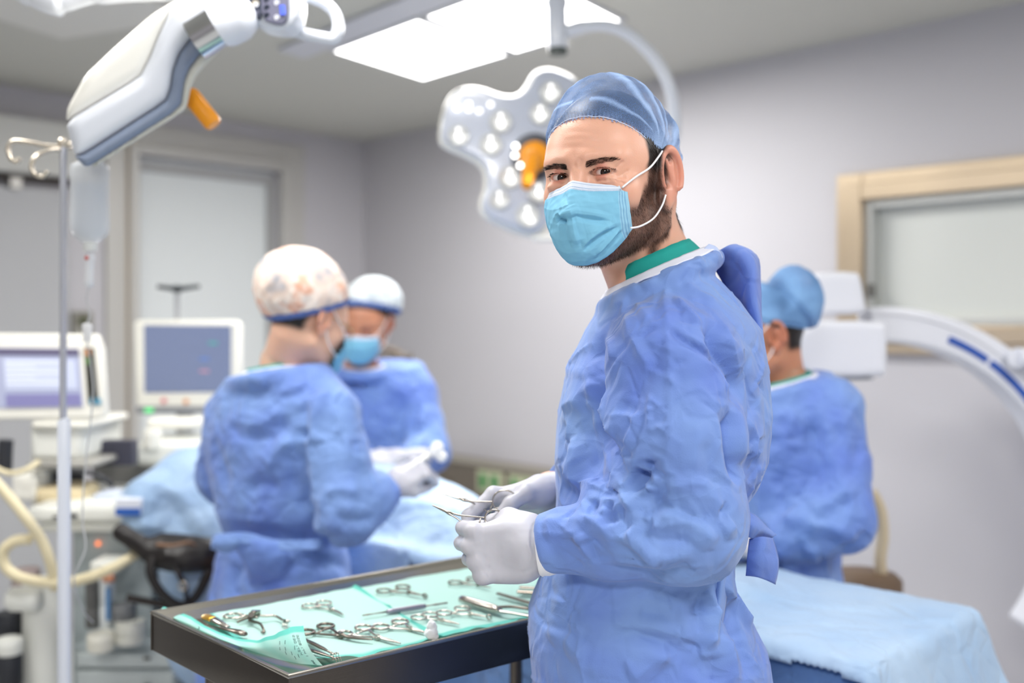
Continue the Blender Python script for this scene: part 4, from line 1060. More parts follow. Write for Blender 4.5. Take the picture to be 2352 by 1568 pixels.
def mask_mat():
    m = mat('pleated_blue_mask', srgb(112, 190, 228), .8, spec=.2, bump=(700, .2, .0003)); nt, N, L, b = nodes_of(m)
    def attr(n_):
        a = N.new('ShaderNodeAttribute'); a.attribute_name = n_; return a.outputs['Fac']
    def M(op, a, b_=None, c=None):
        n = N.new('ShaderNodeMath'); n.operation = op
        for k, v in enumerate((a, b_, c)):
            if v is None: continue
            if isinstance(v, (int, float)): n.inputs[k].default_value = v
            else: L.new(v, n.inputs[k])
        return n.outputs[0]
    s, t = attr('s'), attr('t')
    white = M('LESS_THAN', t, .105)
    def line(x, x0, w): return M('LESS_THAN', M('ABSOLUTE', M('SUBTRACT', x, x0)), w)
    def beads(x, fr): return M('GREATER_THAN', M('SINE', M('MULTIPLY', x, fr)), -.1)
    dots = M('MULTIPLY', beads(s, 520), M('MAXIMUM', M('MAXIMUM', line(t, .025, .004), line(t, .075, .006)), line(t, .098, .006)))
    sd = None
    for x0 in (.935, .955, .975, .045, .065):
        l_ = line(s, x0, .0045); sd = l_ if sd is None else M('MAXIMUM', sd, l_)
    dots2 = M('MULTIPLY', M('MULTIPLY', beads(t, 360), sd), M('GREATER_THAN', t, .12))
    mx = N.new('ShaderNodeMix'); mx.data_type = 'RGBA'; mx.inputs['A'].default_value = srgb(136, 200, 230); mx.inputs['B'].default_value = srgb(228, 236, 250); L.new(white, mx.inputs['Factor'])
    side = M('MULTIPLY', M('GREATER_THAN', s, .925), .30)
    m3 = N.new('ShaderNodeMix'); m3.data_type = 'RGBA'; L.new(mx.outputs['Result'], m3.inputs['A']); m3.inputs['B'].default_value = srgb(205, 232, 246); L.new(side, m3.inputs['Factor'])
    m2 = N.new('ShaderNodeMix'); m2.data_type = 'RGBA'; L.new(m3.outputs['Result'], m2.inputs['A']); m2.inputs['B'].default_value = srgb(70, 140, 195); L.new(M('MULTIPLY', M('MAXIMUM', dots, dots2), .8), m2.inputs['Factor'])
    L.new(m2.outputs['Result'], b.inputs['Base Color'])
    tr = N.new('ShaderNodeBsdfTranslucent'); L.new(m2.outputs['Result'], tr.inputs['Color']); ms = N.new('ShaderNodeMixShader'); ms.inputs[0].default_value = .12
    L.new(b.outputs[0], ms.inputs[1]); L.new(tr.outputs[0], ms.inputs[2]); L.new(ms.outputs[0], N['Material Output'].inputs['Surface'])
    return m
MASKM = mask_mat()
mask = np_mesh('face_mask', VV, QQ, MASKM, man, {'s': SA, 't': TA}); md = mask.modifiers.new('S', 'SOLIDIFY'); md.thickness = .0012; md.offset = -1
STR = mat('white_elastic', srgb(240, 240, 242), .7)
MB().tube(arc_pts([HL(*q) for q in ((.0560,.083,-.0235),(.0680,.066,-.010),(.0775,.040,.003),(.0815,.018,.018),(.0830,.004,.028))]), .0014, 8).build('ear_loop', STR, mask, smooth=True)
MB().tube(arc_pts([HL(*q) for q in ((.0605,.074,-.075),(.0690,.060,-.0725),(.0770,.034,-.062),(.0820,.014,-.045),(.0845,.004,-.030))]), .0013, 8).build('ear_loop', STR, mask, smooth=True)
# ---- gown
GR = [(1.64, .150, .245, 1.41, .070), (1.59, .146, .258, 1.41, .080), (1.56, .140, .282, 1.41, .098), (1.53, .130, .314, 1.41, .118), (1.488, .104, .345, 1.41, .140), (1.433, .078, .354, 1.41, .150), (1.371, .066, .358, 1.41, .155), (1.31, .062, .352, 1.41, .155),
      (1.279, .064, .340, 1.41, .150), (1.25, .064, .322, 1.41, .148), (1.20, .060, .308, 1.41, .145), (1.138, .040, .306, 1.41, .148), (1.095, .024, .328, 1.41, .155), (1.046, .024, .352, 1.41, .162), (.992, .030, .362, 1.41, .165), (.8, .0, .385, 1.41, .18), (.48, -.03, .41, 1.41, .20)]
NC = A(.203, 1.402, 1.568); NX = A(.069, 0, .030); NY = A(0, .086, -.004); NN_ = np.cross(NX/ln(NX), NY/ln(NY))
def sleeve(p, s, e, w, r, k=.03):
    d = d_poly(p, [s, (A(*s)+A(*e))*.5, e], [r[0], r[1], r[2]], .02)
    return smin(d, d_poly(p, [e, (A(*e)+A(*w))*.5, w], [r[2], r[3], r[4]], .02), .025)
RINGP = [x-NN_*.012 for x in ring_loop(NC, NX*1.06, NY*1.07, 24)]
CUT1 = (WR1-EL1)/ln(WR1-EL1)
def man_gown(p):
    d = loft_sdf(p, GR)
    d = smin(d, d_cap(p, (.215, 1.40, 1.535), (.222, 1.30, 1.455), .050, .068), .05)
    d = smin(d, d_cap(p, (.215, 1.42, 1.535), (.22, 1.54, 1.455), .050, .068), .04)
    a1 = sleeve(p, PA(1536, 838, 1.275), EL1, WR1, (.080, .084, .074, .055, .037))
    a1 = smax(a1, (p-WR1) @ CUT1, .006)
    d = smin(d, a1, .018)
    a2 = sleeve(p, (.205, 1.56, 1.44), EL2, WR2, (.082, .078, .07, .055, .04))
    a2 = smax(a2, (p-(WR2-A(-.03,0,0))) @ ((WR2-EL2)/ln(WR2-EL2)), .006)
    d = smin(d, a2, .03)
    rl = RINGP
    for i in range(0, 24): d = smin(d, d_cap(p, rl[i], rl[(i+1) % 24], .007), .022)
    q = p-NC; h = q @ NN_; rx = (q @ (NX/ln(NX)))/ln(NX); ry = (q @ (NY/ln(NY)))/ln(NY)
    hole = (np.sqrt(rx**2+ry**2)-1)*.07
    d = smax(d, h-.001, .012)
    return smax(d, -smax(hole, -(h+.05), .01), .004)
Vg, Qg = sculpt(man_gown, (-.16, 1.08, .47), (.48, 1.8, 1.65), .0031)
Ng = vnormals(Vg, Qg)
LINES = [
 # deep elbow bend
 ([(1441,1091),(1457,1104),(1472,1120)], -.020, .009), ([(1472,1123),(1499,1149),(1563,1171),(1626,1187),(1658,1225)], -.014, .012),
 ([(1410,1136),(1422,1187),(1451,1222),(1499,1267),(1588,1270)], .010, .013), ([(1499,1171),(1595,1203),(1655,1244)], .012, .014),
 ([(1457,1222),(1515,1238),(1588,1254)], -.010, .010), ([(1422,1160),(1432,1195),(1450,1215)], -.012, .008), ([(1438,1098),(1436,1130),(1460,1165)], .008, .009), ([(1470,1160),(1475,1190),(1500,1210)], -.006, .009),
 ([(1333,1137),(1345,1170),(1356,1190),(1400,1225),(1454,1244),(1499,1280),(1547,1308)], .009, .011), ([(1371,1142),(1362,1168),(1356,1182)], -.009, .008), ([(1400,1150),(1405,1175),(1408,1205)], -.010, .008), ([(1385,1142),(1386,1180)], .006, .007),
 ([(1346,1228),(1359,1267),(1373,1299)], -.008, .011), ([(1320,1225),(1335,1262),(1368,1298)], .006, .008), ([(1231,1222),(1276,1228),(1345,1219)], .005, .007), ([(1240,1195),(1290,1190),(1345,1195)], .003, .006), ([(1290,1180),(1310,1188)], -.004, .006),
 ([(1260,1240),(1290,1275),(1340,1315)], -.005, .012), ([(1371,1299),(1410,1312),(1500,1320),(1600,1315)], -.006, .012), ([(1400,1290),(1470,1300),(1540,1305)], .004, .010), ([(1655,1165),(1672,1180)], -.005, .006), ([(1668,1225),(1690,1200)], .006, .010),
 # upper arm
 ([(1531,605),(1527,727),(1535,800),(1537,980),(1519,1070)], .0030, .0038), ([(1451,919),(1445,957),(1410,1040)], -.009, .012), ([(1459,936),(1432,1015),(1418,1053),(1436,1085)], .009, .009), ([(1480,1059),(1483,1085),(1473,1117)], -.014, .010),
 ([(1500,1088),(1494,1110),(1478,1124)], .010, .010), ([(1521,1085),(1515,1120),(1530,1135)], -.004, .008), ([(1525,1122),(1590,1108),(1640,1115)], .004, .006), ([(1487,985),(1540,975)], .002, .004), ([(1484,900),(1486,990)], .002, .003),
 ([(1373,880),(1375,964),(1387,1021),(1416,1059),(1432,1100)], -.016, .012), ([(1385,900),(1390,960),(1402,1010)], .007, .010),
 ([(1600,960),(1606,1000),(1600,1080)], .003, .010), ([(1620,1010),(1632,1060),(1640,1110)], -.003, .008), ([(1575,900),(1590,960)], -.002, .010),
 # chest
 ([(1314,919),(1339,951),(1352,1028),(1378,1088)], -.010, .018), ([(1287,945),(1311,921),(1330,940)], .006, .008), ([(1295,1079),(1346,1118),(1390,1130)], .011, .016), ([(1285,1110),(1310,1140),(1330,1160)], -.008, .012), ([(1345,870),(1350,930),(1362,990)], .007, .012), ([(1290,960),(1285,1020),(1300,1060)], -.004, .010), ([(1310,1000),(1330,1060)], .004, .012),
 # shoulder and back
 ([(1614,746),(1636,754),(1655,794),(1687,835),(1706,888),(1690,928)], -.014, .011), ([(1641,748),(1678,792),(1710,870)], .009, .010), ([(1379,875),(1405,829),(1451,776),(1526,733)], -.0040, .0034), ([(1385,870),(1410,826),(1455,770),(1524,728)], .0028, .004), ([(1531,746),(1574,776),(1628,808),(1660,829),(1679,869),(1690,925)], -.0055, .0040), ([(1538,742),(1580,770),(1632,800),(1662,822)], .003, .004),
 ([(1376,768),(1371,835),(1376,942)], -.009, .010), ([(1388,772),(1398,790),(1402,830)], .004, .005), ([(1433,712),(1449,768),(1487,851)], .0045, .006), ([(1455,690),(1480,720),(1502,745)], .003, .005), ([(1521,794),(1467,875),(1446,928)], -.006, .016), ([(1547,674),(1601,727),(1616,742)], .004, .005), ([(1575,640),(1610,668),(1650,690)], .003, .005), ([(1600,615),(1650,650),(1690,700)], -.003, .006),
 ([(1681,660),(1713,679)], -.004, .004), ([(1684,672),(1716,712)], -.004, .004), ([(1560,725),(1620,740)], -.003, .004), ([(1400,700),(1430,690),(1425,720)], .003, .004), ([(1450,640),(1500,625),(1520,640)], -.003, .005), ([(1545,830),(1580,825)], -.002, .003), ([(1500,790),(1522,785)], -.002, .003),
 ([(1690,935),(1700,1028),(1712,1115)], -.020, .013), ([(1720,960),(1735,1010),(1730,1060)], .007, .008), ([(1705,1060),(1735,1080),(1748,1050)], -.006, .007), ([(1715,820),(1728,900),(1738,960)], -.004, .008),
 # skirt
 ([(1218,1425),(1308,1447),(1360,1479)], -.008, .014), ([(1230,1445),(1300,1470),(1345,1510)], .006, .014), ([(1392,1440),(1500,1455),(1604,1505)], -.006, .009), ([(1400,1425),(1510,1438),(1600,1470)], .005, .010), ([(1440,1560),(1500,1515),(1560,1495)], .007, .012), ([(1460,1400),(1540,1405)], -.004, .008), ([(1320,1400),(1330,1500),(1350,1568)], .005, .020),
 ([(1626,1352),(1641,1408),(1625,1492)], .012, .010), ([(1606,1370),(1610,1440),(1604,1500)], -.006, .010), ([(1645,1350),(1680,1420),(1700,1490)], -.010, .009), ([(1655,1335),(1700,1400),(1730,1440)], .010, .009), ([(1680,1450),(1690,1520),(1685,1568)], .007, .014), ([(1710,1470),(1725,1560)], -.006, .012), ([(1640,1500),(1650,1568)], -.006, .012), ([(1560,1520),(1620,1530)], -.004, .008)]
D = fold(Vg, Ng, LINES)
amp = np.clip((1.62-Vg[:, 2])*4, 0, 1)
D = D*1.35+random_creases(Vg, Ng, 420, 5)
D += .0015*crumple(Vg, 13)*amp+.0009*crumple(Vg+1.3, 34)*amp
D = np.where(Vg[:, 2] < .9, D+.012*np.sin(np.arctan2(Vg[:, 1]-1.41, Vg[:, 0]-.2)*11)*np.clip((.95-Vg[:, 2])*3, 0, 1), D)
Vg2 = Vg+Ng*D[:, None]
gown = np_mesh('gown', Vg2, Qg, GOWN, man)
# neck binding and green scrub collar
lo = ring_loop(NC-NN_*.004, NX*1.17, NY*1.16); hi = ring_loop(NC+NN_*.006, NX*.99, NY*.99)
lo = [a+A(*[0,0,0])+NN_*.0012*math.sin(k*.9) for k, a in enumerate(lo)]
band('neck_binding', lo, hi, TRIMW, gown, .0022, .0002)
lo = ring_loop(NC-NN_*.012, NX*.99, NY*.99); hi = ring_loop(NC+NN_*.020+A(-.004, 0, .004), NX*.80, NY*.86)
band('scrub_collar', lo, hi, SCRUB, man, .003, .0003)
# tie tab at the nape and the loose back panel standing away
def patch(name, rows, m, parent, thick=.0012, sub=6, wob=.0015, seed=0):
    """cloth patch through rows of points"""
    g = [[Vector(p) for p in r] for r in rows]
    g = [arc_pts(r, sub) for r in g]; cols = list(zip(*g)); cols = [arc_pts(c, sub) for c in cols]
    n0, n1 = len(cols), len(cols[0]); V = []
    for i in range(n0):
        for j in range(n1):
            p = cols[i][j]; k = mnoise.noise(Vector((p.x*22+seed, p.y*22, p.z*22))); V.append((p.x+k*wob, p.y-k*wob, p.z+k*wob*.5))
    Q = np.array([(i*n1+j, (i+1)*n1+j, (i+1)*n1+j+1, i*n1+j+1) for i in range(n0-1) for j in range(n1-1)])
    o = np_mesh(name, np.array(V), Q, m, parent); md = o.modifiers.new('S', 'SOLIDIFY'); md.thickness = thick; md.offset = 0
    return o
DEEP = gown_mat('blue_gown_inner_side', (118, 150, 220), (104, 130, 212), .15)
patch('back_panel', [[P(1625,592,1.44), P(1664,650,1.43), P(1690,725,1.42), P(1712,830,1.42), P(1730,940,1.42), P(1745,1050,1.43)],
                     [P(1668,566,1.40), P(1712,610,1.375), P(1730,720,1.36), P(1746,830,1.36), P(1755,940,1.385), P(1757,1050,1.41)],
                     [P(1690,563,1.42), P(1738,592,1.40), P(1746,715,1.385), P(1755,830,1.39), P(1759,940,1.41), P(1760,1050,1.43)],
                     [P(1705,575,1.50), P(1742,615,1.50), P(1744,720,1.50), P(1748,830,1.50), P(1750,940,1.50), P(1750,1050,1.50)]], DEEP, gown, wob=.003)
patch('neck_tab', [[P(1603,590,1.345), P(1626,600,1.345), P(1645,612,1.35)], [P(1616,572,1.345), P(1640,583,1.345), P(1660,592,1.35)], [P(1628,560,1.35), P(1645,566,1.35), P(1654,578,1.352)]], mat('tab_white', srgb(190, 205, 240), .6, alpha=.85), gown, .0008)
# waist tie: bow loop and hanging end behind the hip
patch('waist_tie', [[P(1706,1170,1.36), P(1735,1183,1.36), P(1762,1210,1.37), P(1783,1228,1.38)], [P(1700,1195,1.345), P(1728,1205,1.34), P(1755,1220,1.36), P(1775,1232,1.375)], [P(1700,1222,1.36), P(1722,1234,1.35), P(1745,1240,1.37), P(1772,1238,1.385)]], GOWN, gown, seed=4)
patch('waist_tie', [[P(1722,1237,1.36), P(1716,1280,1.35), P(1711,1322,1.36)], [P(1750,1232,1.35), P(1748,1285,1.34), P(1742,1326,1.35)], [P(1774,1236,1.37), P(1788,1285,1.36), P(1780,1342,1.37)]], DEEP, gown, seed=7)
patch('overlap_edge', [[P(1640,1318,1.30), P(1632,1400,1.285), P(1622,1480,1.28)], [P(1660,1305,1.295), P(1650,1395,1.275), P(1632,1490,1.27)], [P(1672,1308,1.31), P(1668,1380,1.30), P(1655,1470,1.30)]], GOWN, gown, seed=9)

# ---- gloved hands
def frame(X, Z):
    X = Vector(X).normalized(); Z = Vector(Z); Z = (Z-X*Z.dot(X)).normalized(); return X, Z
gx, gz = frame((-.97, .12, -.10), (-.05, -1, .12)); gy = Vector((0,0,1)); gy = (gy-gx*gy.dot(gx)-gz*gy.dot(gz)).normalized()
HW1 = PA(1243, 1258, 1.29)
def hand1(p): return hand_sdf(p, HW1, gx, gy, gz, [(1.15,1.35,.7),(1.2,1.4,.7),(1.25,1.4,.7),(1.35,1.3,.6)], [(.012,.028,-.012),(.042,.040,-.024),(.066,.034,-.038),(.082,.020,-.046)], 1.0, wr=.031)
def glove(name, f, c, parent, lines=()):
    V, Q = sculpt(f, c-A(.15,.12,.13), c+A(.12,.12,.13), .0019)
    N = vnormals(V, Q); D = .0004*crumple(V, 60)
    if lines: D = D+fold(V, N, lines)
    return np_mesh(name, V+N*D[:, None], Q, GLOVE, parent)
glove('glove', hand1, HW1, man, [([(1226,1195),(1218,1245),(1224,1300)], -.0008, .0012), ([(1218,1197),(1210,1245),(1216,1300)], .0010, .0014), ([(1232,1200),(1228,1250),(1236,1296)], .0010, .0014), ([(1222,1310),(1190,1322)], -.001, .002), ([(1120,1290),(1112,1310),(1124,1330)], -.0012, .0014), ([(1098,1200),(1096,1225),(1100,1250)], .002, .005), ([(1094,1255),(1100,1280),(1110,1300)], .0015, .004)])
cuff = MB(); cc = Vector(HW1)+gx*-.012
rows = []
for j, (o, r_) in enumerate(((-.020,.0300),(-.012,.0320),(-.004,.0335),(.002,.0330),(.005,.0340),(.008,.0318))):
    rows.append([Vector(HW1)-gx*.004-gx*(-o)+gy*(math.cos(2*PI*k/40)*r_*1.10+.001)+gz*math.sin(2*PI*k/40)*r_*.98 for k in range(41)])
cuff.grid(rows); cuff.build('glove_cuff', mat('glove_cuff_white', srgb(238, 238, 242), .5), man, smooth=True)
fx, fz = frame((-.96, -.10, -.16), (-.1, .45, .88)); fy = fz.cross(fx)
if fy.y > 0: fy = -fy
HW2 = PA(1268, 1128, 1.49)
def hand2(p): return hand_sdf(p, HW2, fx, fy, fz, [(.55,.85,.5),(.8,.9,.5),(.85,.9,.5),(.9,.9,.5)], [(.014,.024,-.004),(.042,.046,-.010),(.066,.052,-.022),(.086,.046,-.036)], 1.02, wr=.032)
glove('glove', hand2, HW2, man)
# ---- the two forceps held
ringed('held_forceps', 'slim long forceps held in the near gloved fist, lower of the two held ones', P(1137,1192,1.325), P(1122,1252,1.33), P(993,1160,1.36), nrm=(0,-1,.1), pf=.72, fat=.66, rr=.0125, openj=.0002)
ringed('held_forceps', 'open ring forceps in the far gloved hand with the thumb through its ring', P(1161,1152,1.425), P(1150,1192,1.44), P(1017,1134,1.44), nrm=(0,-1,.1), pf=.64, fat=.66, rr=.0160, openj=.0002)
# ================================================================ THE OTHER STAFF
SKIN2 = skin_mat('pale_skin', (232, 186, 160), (90, 60, 50), (214, 130, 108))
SKIN3 = skin_mat('tan_skin', (198, 138, 108), (70, 45, 38), (176, 96, 76))
def loft_body(p, o, ang, rows):
    c, s = math.cos(ang), math.sin(ang)
    x = p[:, 0]-o[0]; y = p[:, 1]-o[1]
    q = np.stack([x*c+y*s, -x*s+y*c, p[:, 2]], 1)
    return loft_sdf(q, [(z, ox-hx, ox+hx, oy, hy) for z, hx, hy, ox, oy in rows])
def staff(label, hc, yaw, pitch, roll, skin, nk, ro, rang, rows, sh, el, wr, srad, neck, lines, fls, cap, facing, hscale=.96, hands=(), res=.006, mask_on=True, hairc=HAIRM, scrub=True, seed=0):
    root = thing('person', (ro[0], ro[1], 0), label, 'person')
    R = head_frame(hc, yaw, pitch, roll); hc = A(*hc)
    def fh(p):
        d = head_local((p-hc) @ R/hscale, .003)*hscale
        b0 = hc+R @ A(0, -.035, -.05)
        n = smin(d_cap(p, b0, nk, .050*hscale, .050), d_cap(p, hc+R @ A(0, -.005, -.06), A(*nk)+R @ A(0, .03, 0)*.6, .042, .044), .03)
        return smin(d, n, .025)
    V1, Q1 = sculpt(fh, hc-A(.17,.17,.26), hc+A(.17,.17,.17), .0034)
    ql = (V1-hc) @ R/hscale; at = face_attrs(ql, None)
    x = np.abs(ql[:, 0]); hr = np.clip((ql[:, 2]-(.02+.62*ql[:, 1]))/.01, 0, 1)
    nape = np.clip((-.035-ql[:, 1])/.012, 0, 1)*np.clip((ql[:, 2]+.052)/.012, 0, 1)
    at['scalp'] = np.maximum(hr, nape)*(x < .090); at['beard'] = np.zeros(len(V1)); at['lid'] = np.clip(1-np.abs(np.sqrt((x-.0315)**2/.015**2+(ql[:, 2]+.001)**2/.0036**2)-1)*3, 0, 1)*(ql[:, 1] > .07)
    def fb(p):
        d = d_cap(p, nk, (ro[0], ro[1], 1.05), .055, .10)
        for k in range(2): d = smin(d, d_poly(p, [sh[k], el[k], wr[k]], [.045, .034, .024], .02), .04)
        return smin(d, legs_sdf(p, .85, (fls[0][0], fls[0][1], .82), (fls[1][0], fls[1][1], .82), fls[0], fls[1]), .05)
    lo = np.min(np.array([sh[0], sh[1], el[0], el[1], wr[0], wr[1], (fls[0][0], fls[0][1], 0), (fls[1][0], fls[1][1], 0)]), 0)-.14; hi = np.max(np.array([sh[0], sh[1], el[0], el[1], wr[0], wr[1], nk, (fls[0][0], fls[0][1], 1), (fls[1][0], fls[1][1], 1)]), 0)+.12
    lo[2] = .04
    V2, Q2 = sculpt(fb, lo, hi, .012)
    z2 = np.zeros(len(V2))
    body = np_mesh('body', np.concatenate([V1, V2]), np.concatenate([Q1, Q2+len(V1)]), skin, root, {k: np.concatenate([v, z2]) for k, v in at.items()})
    for sx in (1, -1):
        c = hc+R @ (A(.031*sx, .0765, -.001)*hscale); eyeball(c, R, R @ A(0, .9, -.35), body, .0122*hscale)
    shoes(root, fls[0], fls[1], facing)
    # gown
    nc, nx, ny = (A(*k) for k in neck); nn = np.cross(nx/ln(nx), ny/ln(ny)); nn = nn if nn[2] > 0 else -nn
    rl = [q-nn*.012 for q in ring_loop(nc, nx*1.15, ny*1.15, 20)]
    def fg(p):
        d = loft_body(p, ro, rang, rows)
        for k in range(2):
            d = smin(d, d_cap(p, A(*nk)+A(0,0,-.01), A(*sh[k])+A(0,0,.012), .045, srad[0]*.82), .05)
            a = sleeve(p, sh[k], el[k], wr[k], srad); w = (A(*wr[k])-A(*el[k])); w /= ln(w)
            d = smin(d, smax(a, (p-A(*wr[k])) @ w, .006), .022)
        for i in range(20): d = smin(d, d_cap(p, rl[i], rl[(i+1) % 20], .012), .03)
        q = p-nc; h = q @ nn; rx = (q @ (nx/ln(nx)))/ln(nx); ry = (q @ (ny/ln(ny)))/ln(ny)
        hole = (np.sqrt(rx**2+ry**2)-1)*.07
        d = smax(d, h-.001, .01)
        return smax(d, -smax(hole, -(h+.05), .01), .004)
    lo = lo-A(.12, .12, 0); hi = hi+A(.12, .12, .05); lo[2] = .45
    V, Q = sculpt(fg, lo, hi, res); N = vnormals(V, Q)
    D = fold(V, N, lines)*1.3+random_creases(V, N, 220, seed+1, (.002,.005), (.004,.008), (.05,.16))+.0030*crumple(V+seed, 11)+.002*crumple(V+seed, 26)
    D = np.where(V[:, 2] < .95, D+.012*np.sin(np.arctan2(V[:, 1]-ro[1], V[:, 0]-ro[0])*10)*np.clip((.98-V[:, 2])*3, 0, 1), D)
    gown = np_mesh('gown', V+N*D[:, None], Q, GOWN, root)
    a = ring_loop(nc-nn*.004, nx*1.18, ny*1.18); b = ring_loop(nc+nn*.007, nx*.98, ny*.98)
    band('neck_binding', a, b, TRIMW, gown, .003)
    if scrub: band('scrub_collar', ring_loop(nc-nn*.012, nx*.98, ny*.98), ring_loop(nc+nn*.014, nx*.84, ny*.88), SCRUB, root, .003)
    # cap
    HLc = lambda *q: hc+R @ (A(*q)*hscale)
    def fc(p):
        q = (p-hc) @ R/hscale; d = d_ell(q, (0, -.018, .036), (.086, .106, .098))
        for c, r in cap['blobs']: d = smin(d, d_ell(q, c, r), .03)
        return d*hscale
    V, Q = sculpt(fc, hc-A(.2,.2,.12), hc+A(.2,.2,.22), .0042); N = vnormals(V, Q); q = (V-hc) @ R/hscale
    pz, sl = cap['plane']; edge = q[:, 2]-(pz+sl*q[:, 1]); arc = np.arctan2(q[:, 0], q[:, 1])
    D = .003*crumple(q, 34)+.002*np.sin(arc*50+3*vnoise(q, 20))*np.clip(1-edge/.03, 0, 1)-.005*np.exp(-(edge/.008)**2)
    if 'seam' in cap:
        c0, c1, w = cap['seam']; dd = np.abs(q @ A(*c0)-c1); D -= .010*np.exp(-(dd/w)**2)
    V = V+N*D[:, None]
    ply = np.clip(.25+.3*vnoise(q, 25), 0, .6)
    V0 = V; V = snap_edge(V, q, edge, -.002, R, hscale); V_, Q_, used = clip_mesh(V, Q, edge > -.007)
    cm = np_mesh(cap['name'], V_, Q_, cap['mat'], root, {'ply': ply[used]}); cm['label'] = cap['label']
    if 'band' in cap:
        V_, Q_, used = clip_mesh(V+N*.0018, Q, (edge > -.006) & (edge < .019)); np_mesh('cap_band', V_, Q_, cap['band'], cm)
    if mask_on:
        VV = []; SA = []; TA = []; n0, n1 = 90, 60
        for j in range(n1):
            for i in range(n0):
                s_, t_ = -1+2*i/(n0-1), j/(n1-1); w_ = HCm+HRm @ (HRm.T @ (mask_pt(s_, t_)-HCm)); l_ = HRm.T @ (mask_pt(s_, t_)-HCm)
                l_ = l_*A(1.2, 1.0, 1.06)+A(0, .002+.0012*math.sin(t_*18), 0)
                VV.append(hc+R @ (l_*hscale)); SA.append(s_*.5+.5); TA.append(t_)
        QQ = np.array([(j*n0+i, j*n0+i+1, (j+1)*n0+i+1, (j+1)*n0+i) for j in range(n1-1) for i in range(n0-1)])
        mo = np_mesh('face_mask', np.array(VV), QQ, MASKM, root, {'s': SA, 't': TA}); md = mo.modifiers.new('S', 'SOLIDIFY'); md.thickness = .0012; md.offset = 0
        for sx in (1, -1):
            MB().tube(arc_pts([HLc(*q) for q in ((.0560*sx,.083,-.021),(.0700*sx,.066,-.010),(.0785*sx,.040,.003),(.0835*sx,.018,.018),(.0850*sx,.004,.028))]), .0016, 8).build('ear_loop', STR, mo, smooth=True)
            MB().tube(arc_pts([HLc(*q) for q in ((.0605*sx,.074,-.075),(.0710*sx,.060,-.0745),(.0790*sx,.034,-.062),(.0840*sx,.014,-.045),(.0860*sx,.004,-.030))]), .0016, 8).build('ear_loop', STR, mo, smooth=True)
    for h in hands:
        X, Z = frame(*h[1:3]); Y = Z.cross(X)*h[3]; c = A(*h[0])
        V, Q = sculpt(lambda p: hand_sdf(p, c, X, Y, Z, h[4], h[5], .95, wr=.030), c-A(.15,.15,.15), c+A(.15,.15,.15), .003)
        np_mesh('glove', V, Q, GLOVE, root)
    return root, gown, body
FLAT = [(.55,.5,.3)]*4; GRIP = [(1.25,1.55,.9),(1.3,1.6,.9),(1.35,1.6,.9),(1.4,1.5,.9)]
TH = [(.014,.024,-.008),(.042,.042,-.018),(.066,.036,-.032),(.082,.024,-.042)]
def floral():
    m = mat('floral_cap_cotton', srgb(240, 222, 208), .75, spec=.2, bump=(60, .3, .002)); nt, N, L, b = nodes_of(m)
    tc = N.new('ShaderNodeTexCoord'); n = N.new('ShaderNodeTexNoise'); n.inputs['Scale'].default_value = 15; n.inputs['Detail'].default_value = 3; L.new(tc.outputs['Object'], n.inputs['Vector'])
    r = N.new('ShaderNodeValToRGB'); e = r.color_ramp.elements; e[0].position = .3; e[0].color = srgb(170, 172, 180); e[1].position = .42; e[1].color = srgb(236, 214, 200)
    for p_, c_ in ((.52, srgb(248, 236, 226)), (.60, srgb(234, 178, 150)), (.68, srgb(246, 232, 226)), (.78, srgb(150, 165, 190))):
        k = e.new(p_); k.color = c_
    L.new(n.outputs['Fac'], r.inputs['Fac']); L.new(r.outputs['Color'], b.inputs['Base Color']); return m
BANDM = mat('cap_band_blue', srgb(96, 122, 184), .7)
